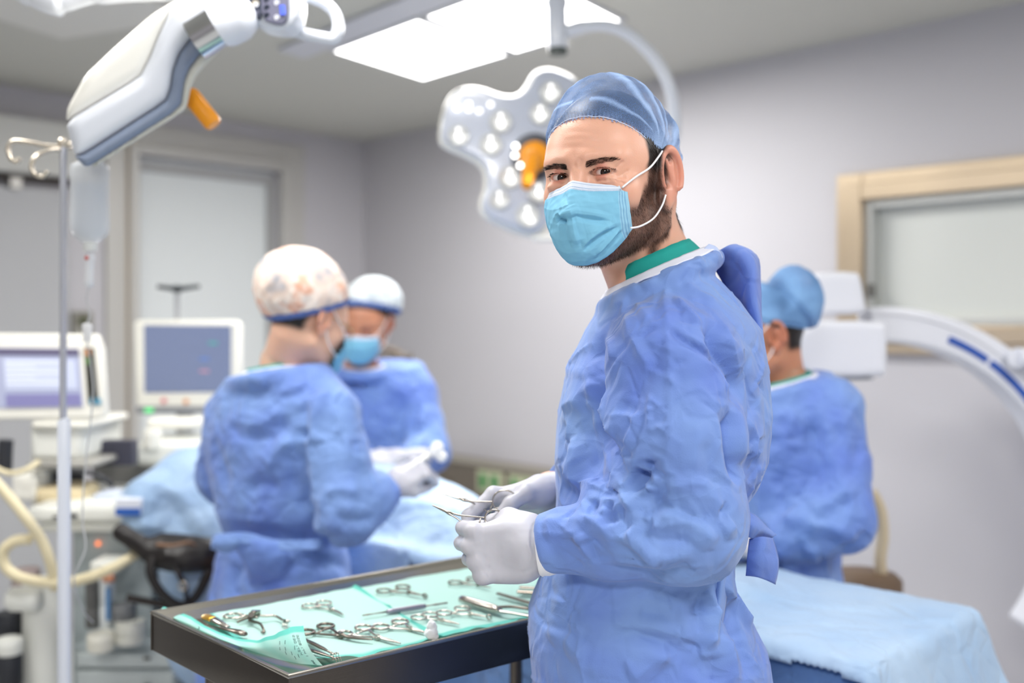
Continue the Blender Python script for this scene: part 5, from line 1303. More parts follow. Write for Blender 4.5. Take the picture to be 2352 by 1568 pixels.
# ---- left: seen from behind, turned to the operating table
w1, g1, b1 = staff('person at left with pale floral cap, seen from behind, holding a swab on long forceps',
    PA(709, 732, 2.44), math.radians(-135), math.radians(-20), 0, SKIN2, PA(650, 832, 2.44), (-.562, 2.45), math.radians(-28),
    [(1.42, .09, .07, 0, 0), (1.37, .135, .095, 0, 0), (1.30, .180, .125, 0, .01), (1.22, .205, .140, 0, .01), (1.12, .190, .140, 0, .01), (1.04, .165, .130, 0, 0), (.99, .142, .118, 0, 0), (.93, .160, .13, 0, 0), (.8, .180, .15, 0, 0), (.5, .21, .18, 0, 0)],
    [PA(758, 962, 2.36), PA(548, 965, 2.52)], [PA(795, 1178, 2.28), PA(520, 1090, 2.56)], [PA(893, 1118, 2.36), (-.42, 2.72, 1.11)], (.078, .074, .070, .056, .042),
    (PA(634, 852, 2.45), (.078, .0, .012), (0, .085, -.004)),
    [([(700,900),(690,1000),(680,1110),(690,1180)], -.014, .018), ([(745,880),(715,960),(700,1060)], .010, .014), ([(560,1010),(620,1000),(660,960)], -.010, .018), ([(520,960),(600,975),(650,930)], .008, .016), ([(610,1080),(640,1040),(665,1000)], .010, .015), ([(700,1100),(705,1160),(730,1200)], -.014, .014),
     ([(560,1130),(590,1110),(640,1120)], -.008, .012), ([(480,1000),(500,1060),(520,1130)], -.008, .016), ([(770,930),(800,1010),(815,1080)], .008, .012), ([(735,1140),(780,1120),(830,1130)], .010, .012), ([(760,1180),(820,1200),(870,1190)], -.009, .012), ([(520,1225),(600,1230),(700,1240),(800,1245)], -.012, .014),
     ([(580,1320),(640,1290),(700,1270)], .010, .014), ([(690,1270),(740,1290),(800,1300)], -.008, .012), ([(540,1290),(530,1340),(535,1380)], -.010, .015), ([(600,1300),(610,1350),(600,1390)], .008, .014), ([(580,870),(640,900),(700,880)], .005, .012)],
    [(-.50, 2.38), (-.66, 2.52)], dict(name='floral_cap', label='pale peach floral surgical cap with a blue band', blobs=[((0, -.050, .062), (.110, .116, .102))], plane=(.024, .66), mat=floral(), band=BANDM), (.5, .85),
    hands=[(PA(898, 1112, 2.37), (.80, .25, .38), (-.3, -.75, .6), -1, GRIP, TH)], hscale=.97, seed=3)
# bow of the waist tie
patch('waist_tie', [[P(490,1228,2.30), P(560,1222,2.27), P(640,1240,2.26), P(740,1238,2.27)], [P(485,1250,2.30), P(560,1248,2.26), P(640,1262,2.25), P(740,1262,2.26)]], GOWN, g1, thick=.003, seed=2)
patch('waist_tie', [[P(530,1240,2.28), P(560,1290,2.27), P(575,1345,2.28)], [P(600,1242,2.25), P(620,1290,2.24), P(640,1325,2.26)], [P(650,1245,2.26), P(665,1270,2.25), P(660,1300,2.27)]], DEEP, g1, thick=.003, wob=.006, seed=5)
patch('waist_tie', [[P(500,1225,2.29), P(488,1245,2.28), P(484,1258,2.29)], [P(540,1228,2.27), P(535,1250,2.26), P(520,1268,2.28)], [P(570,1232,2.27), P(560,1245,2.27), P(552,1258,2.28)]], GOWN, g1, thick=.004, wob=.006, seed=8)
# glasses
gl = MB(); R1 = head_frame((0,0,0), math.radians(-135), math.radians(-20)); h1 = PA(709, 732, 2.44)
H1 = lambda *q: h1+R1 @ (A(*q)*.97)
for sx in (1, -1):
    gl.tube([H1(.031*sx+.022*math.cos(2*PI*k/20), .104, -.004+.016*math.sin(2*PI*k/20)) for k in range(20)], .0012, 6, closed=True); gl.tube([H1(.053*sx, .104, .002), H1(.074*sx, .07, .004), H1(.082*sx, .0, .012)], .0012, 6)
gl.tube([H1(-.009, .106, 0), H1(.009, .106, 0)], .0012, 6); gl.build('glasses', mat('thin_gold_frame', srgb(190, 160, 110), .3, .9), w1, smooth=True)
# swab stick held in her right hand
a_, b = P(905, 1095, 2.37), P(1000, 1035, 2.42); t = thing('sponge_holding_forceps', a_, 'white swab holder with a round gauze ball in the raised glove over the table', 'surgical instrument')
d = (b-a_); MB().tube([a_-d*.2, a_, a_+d*.85], [.0065, .0075, .0085], 12, flat=.7).build('shaft', mat('white_plastic', srgb(232, 232, 228), .35), t, smooth=True)
c0 = A(*(b+d*.02))
f = lambda p: smin(smin(d_sph(p, c0, .017), d_sph(p, c0+A(.012,0,-.014), .015), .006), d_sph(p, c0+A(.004,-.004,.010), .012), .006)-.002*vnoise(p, 90)
V_, Q_ = sculpt(f, c0-.05, c0+.05, .003); np_mesh('gauze_ball', V_, Q_, mat('gauze_white', srgb(244, 244, 244), .9), t)
# ---- behind: facing the camera
GOWN2 = GOWN
w2, g2, b2 = staff('person behind the table facing the camera, pale cap and mask, gloved hands clasped',
    PA(838, 742, 3.48), math.radians(8), math.radians(-16), math.radians(-3), SKIN3, PA(828, 840, 3.53), (-.458, 3.56), 0,
    [(1.40, .09, .07, 0, 0), (1.36, .14, .09, 0, 0), (1.26, .175, .115, 0, 0), (1.10, .17, .12, 0, 0), (1.0, .165, .12, 0, 0), (.5, .2, .16, 0, 0)],
    [PA(955, 912, 3.53), PA(770, 905, 3.56)], [PA(985, 1040, 3.43), PA(735, 1030, 3.45)], [PA(925, 1050, 3.27), PA(840, 1055, 3.27)], (.072, .07, .068, .058, .045),
    (PA(832, 843, 3.51), (.070, 0, 0), (0, .07, .012)),
    [([(960,920),(940,980),(935,1040)], -.014, .018), ([(985,930),(975,990),(960,1030)], .008, .014), ([(860,900),(880,960),(870,1020)], .006, .018), ([(900,1000),(930,1020),(945,1060)], -.012, .016), ([(890,880),(930,900),(950,940)], .006, .014)],
    [(-.34, 3.60), (-.55, 3.60)], dict(name='surgical_cap', label='pale grey and blue cap over a blue band', blobs=[((.02, -.055, .065), (.100, .095, .088))], plane=(.050, .50), mat=cap_mat('pale_cap', (196, 206, 214), .8, (220, 224, 220)), band=BANDM), (0, -1),
    hands=[(PA(925, 1050, 3.26), (-1, -.15, 0), (0, -.5, .86), 1, FLAT, TH), (PA(838, 1055, 3.25), (1, -.1, 0), (0, -.5, .86), -1, FLAT, TH)], scrub=False, hscale=.99, seed=11)
# ---- right: behind the surgeon's back, facing left
w3, g3, b3 = staff('person at right with blue bouffant cap, seen side on behind the draped table',
    PA(1752, 770, 2.42), math.radians(88), math.radians(-10), 0, SKIN3, PA(1800, 870, 2.42), (.66, 2.43), math.radians(62),
    [(1.40, .08, .07, 0, 0), (1.36, .13, .09, 0, 0), (1.28, .155, .110, 0, 0), (1.12, .160, .125, 0, 0), (1.0, .150, .12, 0, 0), (.9, .155, .13, 0, 0), (.5, .2, .17, 0, 0)],
    [PA(1905, 945, 2.34), PA(1790, 960, 2.55)], [PA(1930, 1190, 2.27), PA(1760, 1190, 2.55)], [PA(1770, 1240, 2.28), PA(1700, 1200, 2.42)], (.078, .074, .074, .062, .048),
    (PA(1795, 880, 2.42), (.080, 0, .022), (0, .082, 0)),
    [([(1864,960),(1868,1050),(1862,1120)], -.014, .014), ([(1880,990),(1920,970),(1950,980)], .006, .012), ([(1860,1180),(1900,1150),(1960,1110)], .012, .016), ([(1800,1200),(1850,1240),(1910,1250),(1950,1270)], -.014, .014), ([(1790,1170),(1830,1215),(1880,1290)], .010, .014), ([(1840,1195),(1900,1210),(1950,1235)], .010, .014), ([(1930,1280),(1980,1250),(1996,1220)], -.010, .014),
     ([(1780,1080),(1800,1130),(1800,1190)], -.008, .014), ([(1830,930),(1800,1000),(1790,1080)], .006, .016), ([(1950,1100),(1975,1040),(1985,980)], -.006, .014), ([(1880,1060),(1900,1120),(1895,1160)], -.006, .014), ([(1820,1250),(1850,1290)], -.010, .012)],
    [(.69, 2.40), (.63, 2.47)], dict(name='bouffant_cap', label='blue bouffant cap puffed out over a hair bun', blobs=[((0, -.098, .075), (.078, .066, .086))], plane=(.030, .30), seam=((0, .86, -.5), -.095, .008), mat=cap_mat('blue_bouffant', (104, 146, 200), .58, (150, 190, 228))), (-.8, .2), hands=[(PA(1758, 1242, 2.28), (-1, -.12, -.12), (-.2, -.3, .93), -1, FLAT, TH), (PA(1695, 1200, 2.42), (-.8, -.55, -.1), (-.1, 0, 1), 1, FLAT, TH)], seed=17)
# ================================================================ OPERATING TABLE, LAMPS, MACHINES
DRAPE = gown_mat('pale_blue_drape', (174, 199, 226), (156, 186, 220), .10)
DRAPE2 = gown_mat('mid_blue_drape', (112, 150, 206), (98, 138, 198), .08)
TA = A(-.7071, .7071, 0); TC = A(.7071, .7071, 0); T0 = A(.738, 1.758, 0)
def T(l, c, z): return T0+TA*l+TC*c+A(0, 0, z)
TR = np.stack([TA, TC, A(0,0,1)], 1)
def tl(p): return (p-T0) @ TR
table = thing('operating_table', tuple(T(1.2, 0, 0)), 'operating table on a steel pedestal under blue drapes', 'operating table')
mb = MB(); mb.box(Vector(T(1.16, 0, .84)), (2.2, .42, .05), Matrix(((TA[0], TC[0], 0), (TA[1], TC[1], 0), (0, 0, 1)))); mb.build('table_top', mat('black_vinyl', srgb(35, 35, 40), .5), table, bevel=.01)
MT = Matrix(((TA[0], TC[0], 0), (TA[1], TC[1], 0), (0, 0, 1)))
MB().box(Vector(T(1.3, 0, .47)), (.32, .26, .72), MT, .85).build('pedestal', STEEL, table, bevel=.01)
MB().box(Vector(T(1.2, 0, .06)), (1.1, .40, .12), MT, .9).build('base', STEEL, table, bevel=.015)
def hem(l, c): return .42+.02*np.sin(l*9)+.015*np.sin(c*14+1)
def f_under(p):
    q = tl(p); c = A(1.14, 0, .55)
    d = d_box(q, c, (1.125, .228, .385), .03)
    return d
V, Q = sculpt(f_under, (-1.35, 1.3, .1), (1.25, 3.9, 1.0), .014)
q = tl(V); N = vnormals(V, Q); side = np.clip((.9-q[:, 2])/.15, 0, 1)
V = V+N*(.010*side*(np.sin(q[:, 0]*26+2*vnoise(V, 3))+np.sin(q[:, 1]*30+2*vnoise(V, 3))))[:, None]
V, Q, _ = clip_mesh(V, Q, V[:, 2] > .30); o = np_mesh('under_drape', V, Q, DRAPE2); tag(o, 'mid blue drape around the foot of the operating table, near side coloured as shade', 'drape')
def f_top(p):
    q = tl(p)
    fz = np.clip(.93-q[:, 2], 0, .5); q = q.copy(); q[:, 0] += .38*fz*np.clip(1-q[:, 0]*2, 0, 1); q[:, 1] -= np.sign(q[:, 1])*.10*fz
    d = d_box(q, (1.15, 0, .74), (1.155, .243, .212), .028)
    b = smin(d_ell(q, (1.62, 0, .93), (.46, .20, .15)), d_ell(q, (.95, 0, .91), (.60, .15, .10)), .10)
    b = smin(b, d_ell(q, (2.18, -.02, .95), (.15, .13, .15)), .08)
    return smin(d, b, .06)
V, Q = sculpt(f_top, (-1.45, 1.25, .45), (1.3, 4.0, 1.25), .0085)
q = tl(V); N = vnormals(V, Q)
side = np.clip((.92-q[:, 2])/.12, 0, 1); top = 1-side
D = .0035*top*crumple(V, 6)+.0016*top*crumple(V, 17)+side*(.007*np.sin(q[:, 0]*24+3*vnoise(V, 3))+.007*np.sin(q[:, 1]*26+3*vnoise(V, 4)+1))+.002*side*crumple(V, 16)
# pleats over the patient
for a_, b_, w_, h_ in ((T(1.9, -.2, 1), T(1.2, .1, 1.05), .03, .014), (T(1.75, -.22, 1), T(1.05, -.02, 1), .026, .012), (T(1.5, -.23, 1), T(.85, -.1, 1), .024, -.010), (T(1.3, .15, 1), T(1.9, .05, 1.05), .03, .012), (T(.15, -.05, .95), T(.7, .08, .95), .018, .006), (T(.3, .12, .95), T(.95, .02, 1), .022, .007), (T(.05, .1, .95), T(.5, -.12, .95), .016, -.004), (T(.2, -.18, .95), T(.6, -.14, .95), .014, .004)):
    d_, pr, _ = seg_dist(V*A(1,1,.3), [a_*A(1,1,.3), b_*A(1,1,.3)]); D += h_*np.exp(-(d_/w_)**1.4)*top*np.clip(np.minimum(pr, 1-pr)*5, 0, 1)
V = V+N*D[:, None]
hz = np.where((q[:, 1] < -.20) & (q[:, 0] > .0), .925, 0)+.80*(1-((q[:, 1] < -.20) & (q[:, 0] > .0)))+.035*np.sin(q[:, 1]*14+.5)-.10*np.clip((.12-q[:, 1])*3.2, 0, 1)*np.clip((.2-q[:, 0])*6, 0, 1)-.30*np.clip((q[:, 0]-.1)*6, 0, 1)
hz = np.where((q[:, 1] < -.20) & (q[:, 0] > .015) & (q[:, 0] < 1.15), .922+.006*np.sin(q[:, 0]*17), hz)  # near side cut short so the darker under drape stands in for shade
V_, Q_, _ = clip_mesh(V, Q, V[:, 2] > hz)
top_d = np_mesh('surgical_drape', V_, Q_, DRAPE); md = top_d.modifiers.new('S', 'SOLIDIFY'); md.thickness = .003; md.offset = -1
tag(top_d, 'pale blue surgical drape over the patient and operating table, hanging over the foot', 'drape')
# loose drape at the head end, gathered over the arm support
def f_l(p):
    d = d_cap(p, PA(440, 1110, 2.95), PA(350, 1170, 2.80), .10, .085); d = smin(d, d_cap(p, PA(350, 1170, 2.80), PA(325, 1200, 2.75), .08, .03), .05)
    d = smin(d, d_cap(p, PA(450, 1130, 2.9), PA(470, 1290, 2.8), .11, .11), .06)
    return smin(d, d_cap(p, PA(470, 1290, 2.8), PA(490, 1480, 2.75), .10, .12), .06)
V, Q = sculpt(f_l, (-1.4, 2.4, .35), (-.55, 3.2, 1.25), .009); N = vnormals(V, Q)
D = fold(V, N, [([(330,1190),(380,1170),(430,1220),(450,1270)], -.016, .018), ([(400,1110),(440,1170),(465,1230)], .014, .018), ([(320,1210),(370,1215),(400,1235)], .012, .014), ([(360,1130),(400,1150),(420,1190)], -.012, .014), ([(480,1150),(490,1220),(500,1300)], .012, .018)])+.004*crumple(V, 12)
tag(np_mesh('surgical_drape', V+N*D[:, None], Q, DRAPE), 'bunched pale blue drape at the head end, left of the person in the floral cap', 'drape')
# black padded support with straps
BLK = mat('black_padding', srgb(30, 26, 26), .45, bump=(60, .4, .002)); BRN = mat('brown_highlight', srgb(120, 88, 64), .55)
def bar(mb, u0, v0, u1, v1, Y0, Y1, r, n=10, flat=1): mb.tube([P(u0, v0, Y0), P(u1, v1, Y1)], r, n, flat=flat)
t = thing('arm_support', P(400, 1300, 2.62), 'black padded arm support with hanging straps at the table head', 'arm support')
c0 = PA(425, 1275, 2.62); V, Q = sculpt(lambda p: smin(smin(d_ell(p, c0, (.085, .07, .042)), d_cap(p, c0+A(-.06, 0, .02), c0+A(.06, 0, .005), .035), .03), d_cap(p, PA(280, 1222, 2.62), PA(362, 1278, 2.6), .022, .026), .02)-.003*crumple(p, 18), c0-A(.25,.15,.1), c0+A(.18,.15,.15), .006)
np_mesh('pad', V, Q, BLK, t)
MB().tube(arc_pts([P(*k) for k in ((352,1270,2.58),(345,1310,2.56),(362,1350,2.56),(395,1382,2.57),(425,1388,2.58),(452,1368,2.58),(476,1320,2.58),(486,1290,2.6),(470,1262,2.6))]), .013, 8, flat=.45).build('strap', BLK, t, smooth=True)
MB().tube(arc_pts([P(*k) for k in ((400,1290,2.56),(412,1320,2.54),(425,1345,2.55),(430,1386,2.57))]), .008, 8, flat=.5).build('strap', BLK, t, smooth=True)
MB().tube(arc_pts([P(*k) for k in ((362,1250,2.54),(395,1252,2.53),(430,1246,2.54),(445,1250,2.56))]), .009, 8, flat=.5).build('pad_highlight', BRN, t, smooth=True)  # brown highlights of the black pad, put in as a coloured strip
mb = MB(); torus(mb, P(420,1345,2.54), .010, .003, (0,-1,0)); mb.build('buckle', TOOL, t, smooth=True)
mb = MB(); bar(mb, 290, 1372, 430, 1398, 2.62, 2.66, .010); tag(mb.build('table_rail', mat('rail_black', srgb(48, 42, 40), .4, .4)), 'dark accessory rail end below the padded arm support', 'rail')
# ---------------------------------------------------------------- surgical lamps
def poly_sdf(p2, poly):
    v = A(*poly) if not isinstance(poly, np.ndarray) else poly; n = len(v); d = np.full(len(p2), 1e9); s = np.ones(len(p2))
    for i in range(n):
        a = v[i]; b = v[i-1]; e = b-a; w = p2-a; t_ = np.clip((w @ e)/(e @ e), 0, 1)
        d = np.minimum(d, ((w-t_[:, None]*e)**2).sum(-1))
        c1 = p2[:, 1] >= a[1]; c2 = p2[:, 1] < b[1]; c3 = e[0]*w[:, 1] > e[1]*w[:, 0]
        fl = (c1 & c2 & c3) | (~c1 & ~c2 & ~c3); s = np.where(fl, -s, s)
    return s*np.sqrt(d)
def extrude_dir(name, poly, C, n, half, m, parent, rnd=.02, res=.006):
    """outline on the plane through C across n, given depth along n"""
    n = A(*n); n /= ln(n); ex = np.cross(n, A(0,0,1)); ex /= ln(ex); ez = np.cross(ex, n); C = A(*C); E = A(0, 0, EYE); R = np.stack([ex, n, ez], 1)
    pts = []
    for u, v in poly:
        d = PA(u, v, 1)-E; t_ = ((C-E) @ n)/(d @ n); q = (E+d*t_-C) @ R; pts.append((q[0], q[2]))
    pts = np.array(pts); cor = [C+R @ A(x, y*(half+.03), z) for x in (pts[:,0].min()-.03, pts[:,0].max()+.03) for y in (-1,1) for z in (pts[:,1].min()-.03, pts[:,1].max()+.03)]
    def f(p):
        q = (p-C) @ R
        return smax(poly_sdf(q[:, [0, 2]], pts), np.abs(q[:, 1])-half, rnd)
    V, Q = sculpt(f, np.min(cor, 0), np.max(cor, 0), res)
    return np_mesh(name, V, Q, m, parent)
def extrude_px(name, poly, Y, half, m, parent, rnd=.02, res=.006, off=0):
    yf_ = Y+off-half*.9; pts = np.array([(P(u, v, yf_).x, P(u, v, yf_).z) for u, v in poly])
    lo = A(pts[:, 0].min()-.03, Y-half-.03+off, pts[:, 1].min()-.03); hi = A(pts[:, 0].max()+.03, Y+half+.03+off, pts[:, 1].max()+.03)
    V, Q = sculpt(lambda p: smax(poly_sdf(p[:, [0, 2]], pts), np.abs(p[:, 1]-Y-off)-half, rnd), lo, hi, res)
    return np_mesh(name, V, Q, m, parent)
def rounded(poly, k=1, c=.25):
    for _ in range(k):
        out = []
        for i in range(len(poly)):
            a = np.array(poly[i], float); b = np.array(poly[(i+1) % len(poly)], float); out += [tuple(a*(1-c)+b*c), tuple(a*c+b*(1-c))]
        poly = out
    return poly
CREAM = mat('lamp_shell_cream', srgb(248, 246, 238), .28, coat=.4); SHELL = mat('lamp_shell_white', srgb(222, 226, 234), .3, coat=.3)
GREYB = mat('lamp_grey_band', srgb(128, 140, 162), .35); GLASS = mat('lamp_cover_glass', srgb(206, 206, 196), .15, spec=.7)
ORANGE = mat('orange_handle', srgb(246, 158, 24), .35); CHROME = mat('chrome', srgb(190, 190, 192), .15, 1.0)
YA = 1.95
la = thing('surgical_lamp', P(330, 200, YA), 'white surgical lamp head at upper left seen edge on, with chrome neck and yoke arm', 'surgical lamp')
LC = PA(330, 200, YA); LN = LC-A(0, 0, EYE)
extrude_dir('top_shell', rounded([(162,276),(166,244),(204,174),(263,118),(347,44),(400,12),(470,-4),(440,10),(392,30),(362,92),(343,140),(324,176),(300,194)], 1, .12), LC, LN, .150, CREAM, la, .022)
extrude_dir('housing', rounded([(163,274),(300,192),(323,176),(342,140),(361,92),(390,30),(440,2),(478,4),(486,52),(452,80),(432,96),(408,128),(394,166),(388,205),(378,231),(200,345),(181,346)], 1, .12), LC, LN, .160, SHELL, la, .022)
extrude_dir('grey_band', rounded([(181,346),(200,345),(378,231),(388,205),(394,166),(408,128),(432,96),(456,88),(470,112),(448,134),(428,160),(417,188),(410,244),(216,368),(204,370)], 1, .12), LC, LN, .164, GREYB, la, .015)
extrude_dir('cover_glass', rounded([(214,367),(408,243),(415,190),(427,160),(446,134),(470,108),(520,100),(505,114),(466,148),(440,180),(430,206),(424,238),(416,252),(226,370)], 1, .12), LC, LN, .158, GLASS, la, .012)
o = MB(); o.cyl(P(447,94,YA-.15), P(503,60,YA-.15), .036, n=28); o.build('chrome_neck', CHROME, la, auto=40)
o = MB(); o.tube([P(499,63,YA-.15), P(515,54,YA-.15), P(540,44,YA-.12), P(566,38,YA-.07)], [.037,.043,.043,.030], 28); o.build('neck_cone', SHELL, la, auto=60)
o = MB(); o.tube([P(433,214,YA-.06), P(438,220,YA-.06), P(488,282,YA-.06), P(492,287,YA-.06)], [.0150,.0175,.0170,.0145], 24); o.build('sterile_handle', ORANGE, la, auto=60)
o = MB(); o.tube(arc_pts([P(*k) for k in ((-60,-120,YA),(10,-70,YA),(70,-25,YA),(110,-3,YA),(145,4,YA),(180,-6,YA),(230,-18,YA),(330,-26,YA),(430,-26,YA),(500,-14,YA),(560,2,YA),(600,20,YA),(650,40,YA))], 6), [.030]*14+[.026]*10+[.018]*12+[.022]*12+[.028]*13+[.026]*12, 18, flat=1.1); o.build('yoke_arm', SHELL, la, smooth=True)
extrude_px('panel_housing', rounded([(520,-40),(560,20),(590,58),(630,66),(668,66),(690,30),(690,-45)]), YA-.085, .035, SHELL, la, .012, .004)
PD = mat('panel_dark', srgb(52, 58, 74), .4); PL = mat('panel_lilac', srgb(112, 112, 132), .4); BW = mat('button_white', srgb(230, 230, 235), .4, emit=srgb(230,235,245), es=.4); BB = mat('button_blue', srgb(80, 100, 200), .4, emit=srgb(70,90,220), es=.8)
ZP = YA-.125
pan = extrude_px('control_panel', rounded([(570,-30),(572,18),(584,42),(602,46),(602,-30)]), ZP, .003, PD, la, .002, .003)
pan2 = extrude_px('control_panel', rounded([(600,-30),(600,46),(640,58),(655,54),(664,34),(662,-30)]), ZP, .003, PL, la, .002, .003)
def disc(u, v, r, m, Y=ZP-.004, name='button', par=pan2):
    o = MB(); o.cyl(P(u, v, Y), P(u, v, Y+.003), r, n=20); o.build(name, m, par, auto=40)
disc(587, 10, .0075, mat('button_ring', srgb(190, 178, 150), .4), par=pan); disc(588, 10, .0045, BW, ZP-.006, par=pan); disc(582, 27, .004, PL, par=pan); disc(592, 28, .004, PL, par=pan)
for v in (0, 18, 36): disc(613, v, .0055, PD)
for v in (6, 40): disc(636, v, .0050, BW)
o = MB(); o.tube([P(648,12,ZP-.004), P(650,34,ZP-.004)], .0052, 8, flat=.4); o.build('indicator', BB, pan2)
o = MB(); o.tube(arc_pts([P(*k) for k in ((668,-22,YA-.04),(715,-6,YA-.04),(752,12,YA-.04),(772,36,YA-.04),(777,66,YA-.04),(768,88,YA-.04),(748,88,YA-.04),(700,78,YA-.04),(650,64,YA-.04))], 6), .0115, 14); o.build('grip_handle', SHELL, la, smooth=True)
o = MB(); o.tube(arc_pts([P(-60,-110,YA), P(-90,-200,YA+.1), Vector((-1.2, YA+.15, HC))], 5), .03, 14); o.build('ceiling_arm', SHELL, la, smooth=True)
# ---- second lamp, facing the camera, behind the surgeon's head
YB = 3.05; lb = thing('surgical_lamp', P(1226, 362, YB), 'lobed surgical lamp with round lenses and orange handle behind the surgeon head', 'surgical lamp')
HUB = PA(1228, 362, YB)
outl = rounded([(1002,316),(1008,262),(1032,208),(1070,192),(1110,196),(1150,213),(1185,214),(1206,196),(1222,160),(1258,148),(1300,160),(1340,185),(1362,225),(1358,265),(1362,310),(1400,345),(1440,372),(1446,430),(1425,500),(1395,528),(1345,515),(1300,498),(1270,510),(1250,540),(1212,547),(1150,522),(1102,496),(1095,466),(1110,426),(1106,382),(1068,360),(1012,336)], 2)
RB = 1.0
def lamp_plate(name, shr, Yc, half, m, rnd, res=.007):
    pts = np.array([(P(u, v, YB).x, P(u, v, YB).z) for u, v in outl]); lo = A(pts[:, 0].min()-.03, Yc-half-.05, pts[:, 1].min()-.03); hi = A(pts[:, 0].max()+.03, Yc+half+.05, pts[:, 1].max()+.03)
    V, Q = sculpt(lambda p: smax(poly_sdf(p[:, [0, 2]], pts)+shr, np.abs(p[:, 1]-Yc)-half, rnd), lo, hi, res)
    return np_mesh(name, V, Q, m, lb)
lamp_plate('rear_shell', 0, YB+.035, .035, CREAM, .04); lamp_plate('front_glass', .014, YB-.004, .012, mat('lamp_face', srgb(186, 192, 206), .16, spec=.7, coat=.6), .008)
REF = mat('reflector', srgb(206, 207, 206), .25, .3); LED = mat('lamp_led', (1,1,1,1), .4, emit=(1, .98, .94, 1), es=5)
LEDD = mat('lamp_led_dim', (1,1,1,1), .4, emit=(1, .97, .93, 1), es=1.6)
yf = YB-.020
def lens(u, v, r, m=LED, core=.17):
    c = P(u, v, yf); o = MB(); o.lathe(c, [(r, .004), (r*.98, -.002), (r*.9, -.006), (r*.6, -.001), (r*.3, .002), (.001, .003)], (0, 1, 0), 24); b = o.build('lens', REF, lb, auto=50)
    o = MB(); o.sphere(c+Vector((0, -.010, 0)), r*core, 8, d=(0, -1, 0)); o.build('led', m, b, smooth=True)
    o = MB(); o.sphere(c+Vector((.0, -.008, r*.52)), r*core*.9, 8, d=(0, -1, 0)); o.build('led', LEDD, b, smooth=True)
for u, v, r, m in ((1053,312,.034,LED),(1150,280,.036,LED),(1127,332,.036,LED),(1265,213,.036,LED),(1241,262,.034,LED),(1171,408,.036,LED),(1237,442,.036,LED),(1212,495,.038,LED),(1147,458,.032,LEDD),(1310,300,.034,LED),(1335,410,.036,LED),(1385,440,.036,LED),(1325,465,.034,LED)): lens(u, v, r, m)
for u, v in ((1050,247),(1077,239),(1077,251),(1101,255),(1127,240),(1185,336),(1183,357),(1195,380)):
    o = MB(); o.sphere(P(u, v, yf-.004), .0085, 8, d=(0,-1,0)); o.build('small_led', LED if v > 300 or u == 1050 else LEDD, lb, smooth=True)
o = MB(); o.lathe(HUB, [(.078, .01), (.076, -.01), (.066, -.026), (.001, -.03)], (0, 1, 0), 32); o.build('hub', mat('hub_dark', srgb(66, 68, 76), .3), lb, auto=50)
o = MB(); o.lathe(Vector(HUB)+Vector((0, -.028, 0)), [(.046, .0), (.044, -.010), (.030, -.018), (.001, -.020)], (0, 1, 0), 32); o.build('handle_flange', ORANGE, lb, auto=50)
o = MB(); o.tube([P(1226,364,YB-.04), P(1222,372,YB-.06), P(1213,408,YB-.10), P(1209,428,YB-.12)], [.024, .026, .020, .015], 20); o.build('sterile_handle', ORANGE, lb, auto=60)
o = MB(); o.tube(arc_pts([P(*k) for k in ((1300,72,YB),(1345,60,YB),(1400,60,YB),(1450,82,YB),(1500,130,YB),(1533,185,YB),(1548,250,YB+.02),(1545,330,YB+.05),(1500,400,YB+.10),(1420,420,YB+.10),(1330,390,YB+.07))], 6), [.020]*6+[.018]*6+[.019]*49, 16); o.build('curved_arm', SHELL, lb, smooth=True)
JB = mat('joint_dark', srgb(70, 78, 74), .5)
o = MB(); o.tube([P(1279,-140,YB), P(1279,-2,YB), P(1279,2,YB), P(1279,14,YB), P(1279,20,YB), P(1281,112,YB)], [.030,.030,.034,.034,.030,.031], 24); o.build('arm_joint', SHELL, lb, auto=50)
o = MB(); o.cyl(P(1281,111,YB), P(1281,124,YB), .029, n=24); o.build('joint_cap', JB, lb, auto=40)
o = MB(); o.cyl(P(1281,-139,YB), Vector((P(1281,0,YB).x, YB, HC)), .022); o.build('ceiling_pole', SHELL, lb, auto=40)
MB().box(P(1255, 545, YB+.03), (.09, .05, .025)).build('camera_housing', CREAM, lb, bevel=.008)
# second lamp's beam on the table, plus a lampless spot added above the floral cap
def spot(loc, target, power, size=28, blend=.6, rad=.12):
    l = bpy.data.lights.new('spot_beam', 'SPOT'); l.energy = power; l.spot_size = math.radians(size); l.spot_blend = blend; l.shadow_soft_size = rad; l.color = (1, .97, .92)
    o = bpy.data.objects.new('spot_beam', l); COL.objects.link(o); o.location = loc; d = Vector(target)-Vector(loc); o.rotation_euler = d.to_track_quat('-Z', 'Y').to_euler()
SPW = 60
spot(P(1226, 400, YB-.12), PA(930, 1200, 2.60), SPW, 34)
spot(Vector((-.42, 2.75, 2.45)), PA(705, 630, 2.44), SPW*.38, 17)
# ---------------------------------------------------------------- C-arm x-ray
YC = 2.95; CW = mat('xray_white', srgb(226, 228, 236), .35, coat=.2); CB = mat('xray_blue', srgb(44, 86, 172), .4)
ca = thing('x_ray_c_arm', P(2015, 1185, YC), 'white C-shaped x-ray arm with blue stripe and square detector at right', 'x-ray machine')
def arc_band(name, cu, cv, r0, r1, a0, a1, Y, half, m, parent, n=60, bev=.012):
    k = Y/F; c = P(cu, cv, Y); V = []
    for i in range(n+1):
        a = math.radians(a0+(a1-a0)*i/n); dv = Vector((math.sin(a), 0, math.cos(a)))
        for r, yy in ((r0, -half), (r1, -half), (r1, half), (r0, half)): V.append(c+dv*r*k+Vector((0, yy, 0)))
    mb = MB(); fs = [(i*4+j, i*4+(j+1) % 4, (i+1)*4+(j+1) % 4, (i+1)*4+j) for i in range(n) for j in range(4)]+[(0,1,2,3), tuple(n*4+j for j in (3,2,1,0))]
    mb.add(V, fs); return mb.build(name, m, parent, bevel=bev, seg=3)
